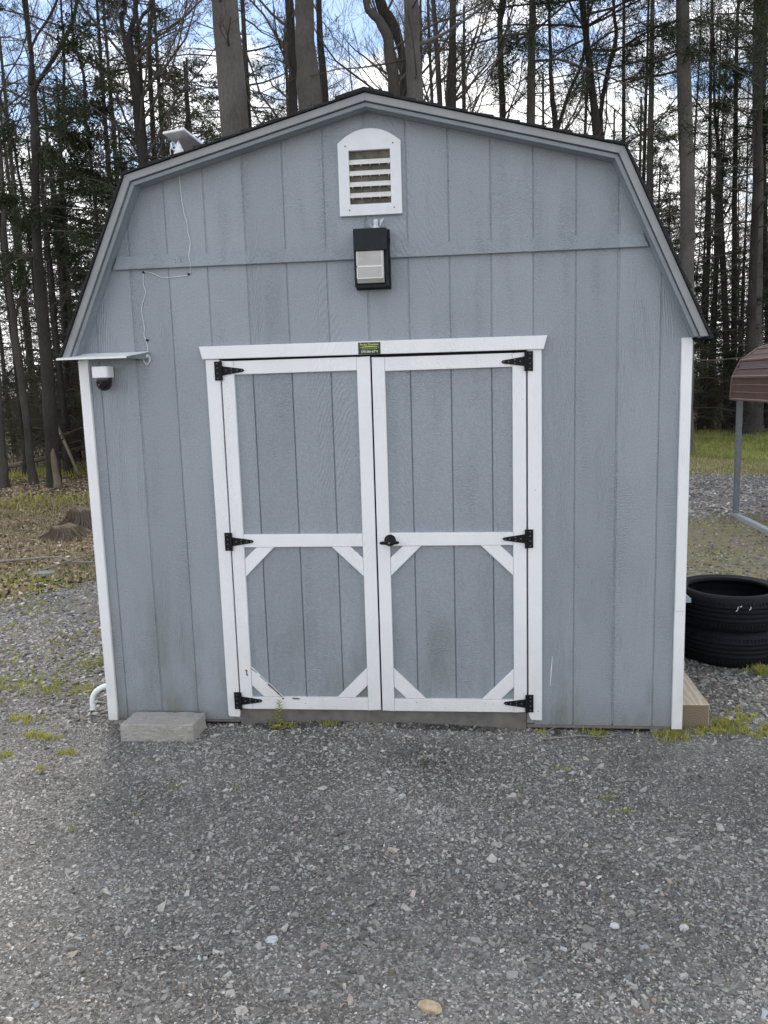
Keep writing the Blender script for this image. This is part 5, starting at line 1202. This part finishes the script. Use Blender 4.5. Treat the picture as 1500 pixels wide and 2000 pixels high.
def build_tree(key, kind, bark, label, limbs, nb, nd, seed):
    rg = np.random.default_rng(seed); y, L_ = TT[key]; A = np.array(L_, float)
    if A[0, 1] > 0.3:      # carry the trunk down to the ground
        sl = 0.0 if len(A) < 3 else (A[1, 0]-A[0, 0])/(A[1, 1]-A[0, 1])*0.4
        zs = [-0.1, 0.25, 1.0, A[0, 1]*0.5]; rows = [(A[0, 0]-sl*(A[0, 1]-z), z, A[0, 2]*(1.65 if z < 0 else 1.3 if z < 0.5 else 1.12)) for z in zs if z < A[0, 1]-0.2]
        A = np.concatenate([np.array(rows), A])
    elif A[0, 1] > -0.12: A = np.concatenate([[[A[0, 0], -0.14, A[0, 2]*1.25]], A])
    if not limbs or key == 'T3b':          # carry it up out of the picture
        d = A[-1, :2]-A[-2, :2]; d /= np.linalg.norm(d); d[0] *= 0.5
        for s_ in (2.0, 4.5): A = np.concatenate([A, [[A[-1, 0]+d[0]*s_, A[-1, 1]+s_, max(0.015, A[-1, 2]*0.7)]]])
    P3 = np.stack([A[:, 0], y+np.cumsum(rg.normal(0, 0.02, len(A))), A[:, 1]], 1); R = A[:, 2]
    # resample, with a little irregularity
    PP = smooth_path(np.concatenate([P3, R[:, None]], 1), 4); TP = PP[:, :3].copy(); TR = PP[:, 3]*(1+rg.normal(0, 0.02, len(PP)))
    TP[1:, :2] += rg.normal(0, 0.006, (len(TP)-1, 2))
    base = (float(A[0, 0]), y, GZ); t = thing(kind, label, 'tree', base, 'trees behind the shed')
    bb = np.array(base)
    V, F = tube_np([TP], [TR], 20); link('trunk', np_mesh('trunk', V-bb, F, [M[bark]]), t)
    for lm_ in limbs:
        B = np.array(TT[lm_][1]); Q = smooth_path(np.stack([B[:, 0], np.full(len(B), y)+np.linspace(0, 0.3, len(B)), B[:, 1], B[:, 2]], 1), 4)
        V, F = tube_np([Q[:, :3]], [Q[:, 3]], 10); link('limb', np_mesh('limb', V-bb, F, [M[bark]]), t)
    polys, rads, nds = [], [], []
    z_lo, z_hi = (2.0 if y > 12 else 3.0), TP[-1, 2]
    hosts = [(TP, TR)]+[(lambda Q: (Q[:, :3], Q[:, 3]))(smooth_path(np.stack([np.array(TT[l][1])[:, 0], np.full(len(TT[l][1]), y), np.array(TT[l][1])[:, 1], np.array(TT[l][1])[:, 2]], 1), 3)) for l in limbs]
    for i in range(nb):
        HP, HR = hosts[0] if (i % 3 or not limbs) else hosts[1+rg.integers(len(limbs))]
        zz = rg.uniform(max(z_lo, HP[0, 2]), HP[-1, 2]) ; k = min(max(int(np.searchsorted(HP[:, 2], zz)), 1), len(HP)-1); s = HP[k].copy(); s[2] = zz if HP is TP else HP[k, 2]
        a = rg.uniform(0, 6.28); pine = kind == 'pine_tree'; tips = []
        if kind == 'hemlock_tree':
            grow(rg, s, (math.cos(a), math.sin(a), 0.1), rg.uniform(1.2, 2.6), 0.018, 1, 3, polys, rads, tips, 0.12, 0.02, (4, 7), 0.1, 0.0028, 0.45)
        elif pine:
            grow(rg, s, (math.cos(a), math.sin(a), rg.uniform(-0.1, 0.35)), rg.uniform(0.7, 2.6), min(0.02, HR[k]*0.3), 2, 3+(i % 3 == 0), polys, rads, tips, 0.02, 0.02, (3, 6), 0.13, 0.003, 0.5)
        else:
            grow(rg, s, (math.cos(a), math.sin(a)*0.7, rg.uniform(0.4, 1.4)), rg.uniform(1.3, 3.2), min(0.028, HR[k]*0.4), 1, 3, polys, rads, tips, 0, 0.10, (4, 7), 0.13, 0.0032, 0.55)
        if nd:
            for P, lv in tips:
                if kind == 'hemlock_tree': nds.append(needles(rg, P, 34, 0.095, 0.032, 0.055, 0.4, 0.15))
                elif nd == 2 and zz > 6.5 and lv >= 3: nds.append(needles(rg, P, 30, 0.15, 0.017, 0.07, 0.8))
                elif nd == 1 and zz > 4 and i % 2: nds.append(needles(rg, P, 14, 0.10, 0.02, 0.06, 0.6))
    if nd == 2:
        for i in range(20):
            zz = rg.uniform(8.0, 12.5); k = min(int(np.searchsorted(TP[:, 2], zz)), len(TP)-1); s = TP[k].copy(); a = rg.uniform(0, 6.28); tips = []
            grow(rg, s, (math.cos(a), math.sin(a), 0.05), rg.uniform(1.5, 3.4), 0.03, 1, 3, polys, rads, tips, 0.06, 0.03, (3, 6), 0.12, 0.003, 0.5)
            for P, lv in tips:
                if lv >= 2: nds.append(needles(rg, P, 55, 0.16, 0.020, 0.09, 0.8))
    V, F = tubes_merge(polys, rads); mi = np.zeros(len(F), int)
    if nds:
        NV = np.concatenate(nds); F = np.concatenate([F, quads(NV)+len(V)]); V = np.concatenate([V, NV]); mi = np.concatenate([mi, np.ones(len(NV)//4, int)])
    link('crown', np_mesh('crown', V-bb, F, [M['twig'], M['hemlock' if kind == 'hemlock_tree' else 'pine']], mi), t)
for i, a_ in enumerate(TREES): build_tree(*a_, seed=100+i)

# hemlocks with full crowns standing among them
HV = [variant_hemlock(s, h=hh, r=rr, nb=nb, start=st_, dens=dd, wide=ww) for s, hh, rr, nb, st_, dd, ww in ((1, 11, 0.11, 66, 0.06, 60, 0.25), (2, 9.5, 0.10, 60, 0.02, 60, 0.30), (3, 13, 0.13, 66, 0.10, 60, 0.22))]
HM = []
for (Vt, Ft), (Vb, Fb), ND in HV:
    V = np.concatenate([Vb, ND]); F = np.concatenate([Fb, quads(ND)+len(Vb)]); mi = np.concatenate([np.zeros(len(Fb), int), np.ones(len(ND)//4, int)])
    HM.append((np_mesh('hemlock_trunk', Vt, Ft, [M['barkdark']]), np_mesh('hemlock_crown', V, F, [M['twig'], M['hemlock']], mi)))
HEM = [(-4.7, 13.2, 0, 0.92, 'hemlock with a dark crown filling the sky gap above the left roof knee'),
       (-6.5, 15.5, 2, 0.85, 'tall hemlock behind the V forked tree'),
       (-8.6, 17.0, 1, 1.0, 'bushy hemlock deep in the woods at the left edge'),
       (-3.2, 16.2, 1, 1.0, 'hemlock just left of the thickest pine trunk'),
       (-5.5, 18.5, 0, 0.95, 'hemlock set back behind the crooked three limbed tree'),
       (7.9, 21.5, 1, 0.75, 'bushy hemlock behind the right eave of the shed'),
       (9.6, 24.0, 0, 0.72, 'hemlock between the right corner board and the carport post'),
       (11.9, 25.5, 1, 0.85, 'hemlock behind the grey pine at the carport'),
       (8.6, 26.5, 2, 0.72, 'taller hemlock farther back past the right corner of the shed'),
       (13.6, 27.0, 0, 0.9, 'hemlock at the far right beyond the carport'),
       (-7.7, 14.6, 1, 0.62, 'low hemlock sapling between the slender grey trunk and the forked tree'),
       (-5.0, 15.0, 1, 0.70, 'low bushy hemlock hidden behind the shed corner at left'),
       (10.4, 22.6, 1, 0.62, 'low hemlock just left of the grey pine at the carport'),
       (12.7, 23.4, 1, 0.80, 'hemlock whose boughs hang behind the carport roof'),
       (7.3, 23.6, 0, 0.62, 'low hemlock tucked against the lower right edge of the shed roof'),
       (11.0, 28.0, 2, 0.80, 'dark hemlock high between the two thick right hand pines'),
       (9.2, 30.0, 0, 1.05, 'far hemlock filling the gap past the thick right hand pine'),
       (14.8, 29.5, 2, 0.85, 'dark hemlock at the right margin above the carport'),
       (-8.2, 20.5, 1, 1.0, 'broad hemlock far back left of the double dark trunk'),
       (-11.0, 22.0, 2, 0.9, 'tall far hemlock between the leftmost slender trunks'),
       (-6.6, 22.5, 0, 1.1, 'far hemlock above the security camera awning'),
       (-9.9, 18.5, 0, 0.80, 'hemlock showing at the very left edge behind the thick trunk')]
for i, (x, y, k, s, lab) in enumerate(HEM):
    t = thing('hemlock_tree', lab, 'tree', (x, y, float(gz(x, y))), 'full crowned hemlocks in the woods')
    t.scale = (s, s, s); t.rotation_euler[2] = i*1.7
    link('trunk', HM[k][0], t); link('crown', HM[k][1], t)

# the wood beyond : one mass
BV = [variant_bare(s, h=13+s % 3*1.5, r=0.06+0.02*(s % 3), nb=18, start=0.16) for s in (21, 22, 23, 24)]
PV = [variant_pine(s, dens=40) for s in (31, 32)]
HV2 = [variant_hemlock(s, h=8.0, r=0.08, nb=46, start=0.02, dens=34, wide=0.36) for s in (41, 42)]
def wood(n, xf, ylo, yhi, probs, seed, smin=0.8, smax=1.15):
    rg = np.random.default_rng(seed); Vs, Fs, Ms = [], [], []; b = 0; pool = BV+PV+HV2; placed = []
    tries = 0
    while len(placed) < n and tries < n*30:
        tries += 1
        y = rg.uniform(ylo, yhi); x = xf(rg, y)
        if any((x-px)**2+(y-py)**2 < 1.1 for px, py in placed): continue
        placed.append((x, y)); v = pool[rg.choice(len(pool), p=probs)]; a = rg.uniform(0, 6.28); s = rg.uniform(smin, smax); ca, sa = math.cos(a)*s, math.sin(a)*s
        Rm = np.array([[ca, -sa, 0], [sa, ca, 0], [0, 0, s]]); o_ = np.array([x, y, GZ])
        for (V, F), mi in ((v[0], 0), (v[1], 1), ((v[2], quads(v[2])), 2)):
            if len(V) == 0: continue
            Vs.append(V@Rm.T+o_); Fs.append(F+b); Ms.append(np.full(len(F), mi)); b += len(V)
    return np.concatenate(Vs), np.concatenate(Fs), np.concatenate(Ms)
def xspan(rg, y):
    d = y+4.2; return 1.9+rg.uniform(-0.60, 0.52)*d+0.10*d*0+(-0.02*d)
pr = np.array([0.09]*4+[0.06]*2+[0.26]*2); pr /= pr.sum()
V, F, Mi = wood(58, xspan, 20, 36, pr, 5)
tag(link('woods', np_mesh('near_woods', V, F, [M['barkdark'], M['twig'], M['hemlock']], Mi)), 'dense bare and evergreen woods behind the nearer trees', 'woods', kind='stuff')
pr2 = np.array([0.06]*4+[0.05]*2+[0.33]*2); pr2 /= pr2.sum()
V, F, Mi = wood(120, xspan, 36, 60, pr2, 6, 0.8, 1.2)
tag(link('far_woods', np_mesh('far_woods', V, F, [M['barkdark'], M['twig'], M['hemlock']], Mi)), 'distant dark wood closing the view below the sky', 'woods', kind='stuff')
rg = np.random.default_rng(77); polys, rads = [], []
for i in range(330):
    y = rg.uniform(14, 34); d_ = y+4.2; x = 1.9+(rg.uniform(-0.60, -0.36) if i % 3 else rg.uniform(0.28, 0.50))*d_
    if x > 2 and y < 24: y += 10
    for j in range(3): grow(rg, (x+rg.normal(0, 0.2), y+rg.normal(0, 0.2), GZ-0.05), (rg.normal(0, 0.4), rg.normal(0, 0.4), 1), rg.uniform(0.8, 2.8), 0.012, 1, 3, polys, rads, [], 0, 0.05, (3, 6), 0.2, 0.004, 0.55)
V, F = tubes_merge(polys, rads)
tag(link('underbrush', np_mesh('underbrush', V, F, [M['twig']])), 'tangle of bare twiggy underbrush between the trunks', 'underbrush', kind='stuff')
print('faces', sum(len(o.data.polygons) for o in bpy.data.objects if o.type == 'MESH'))
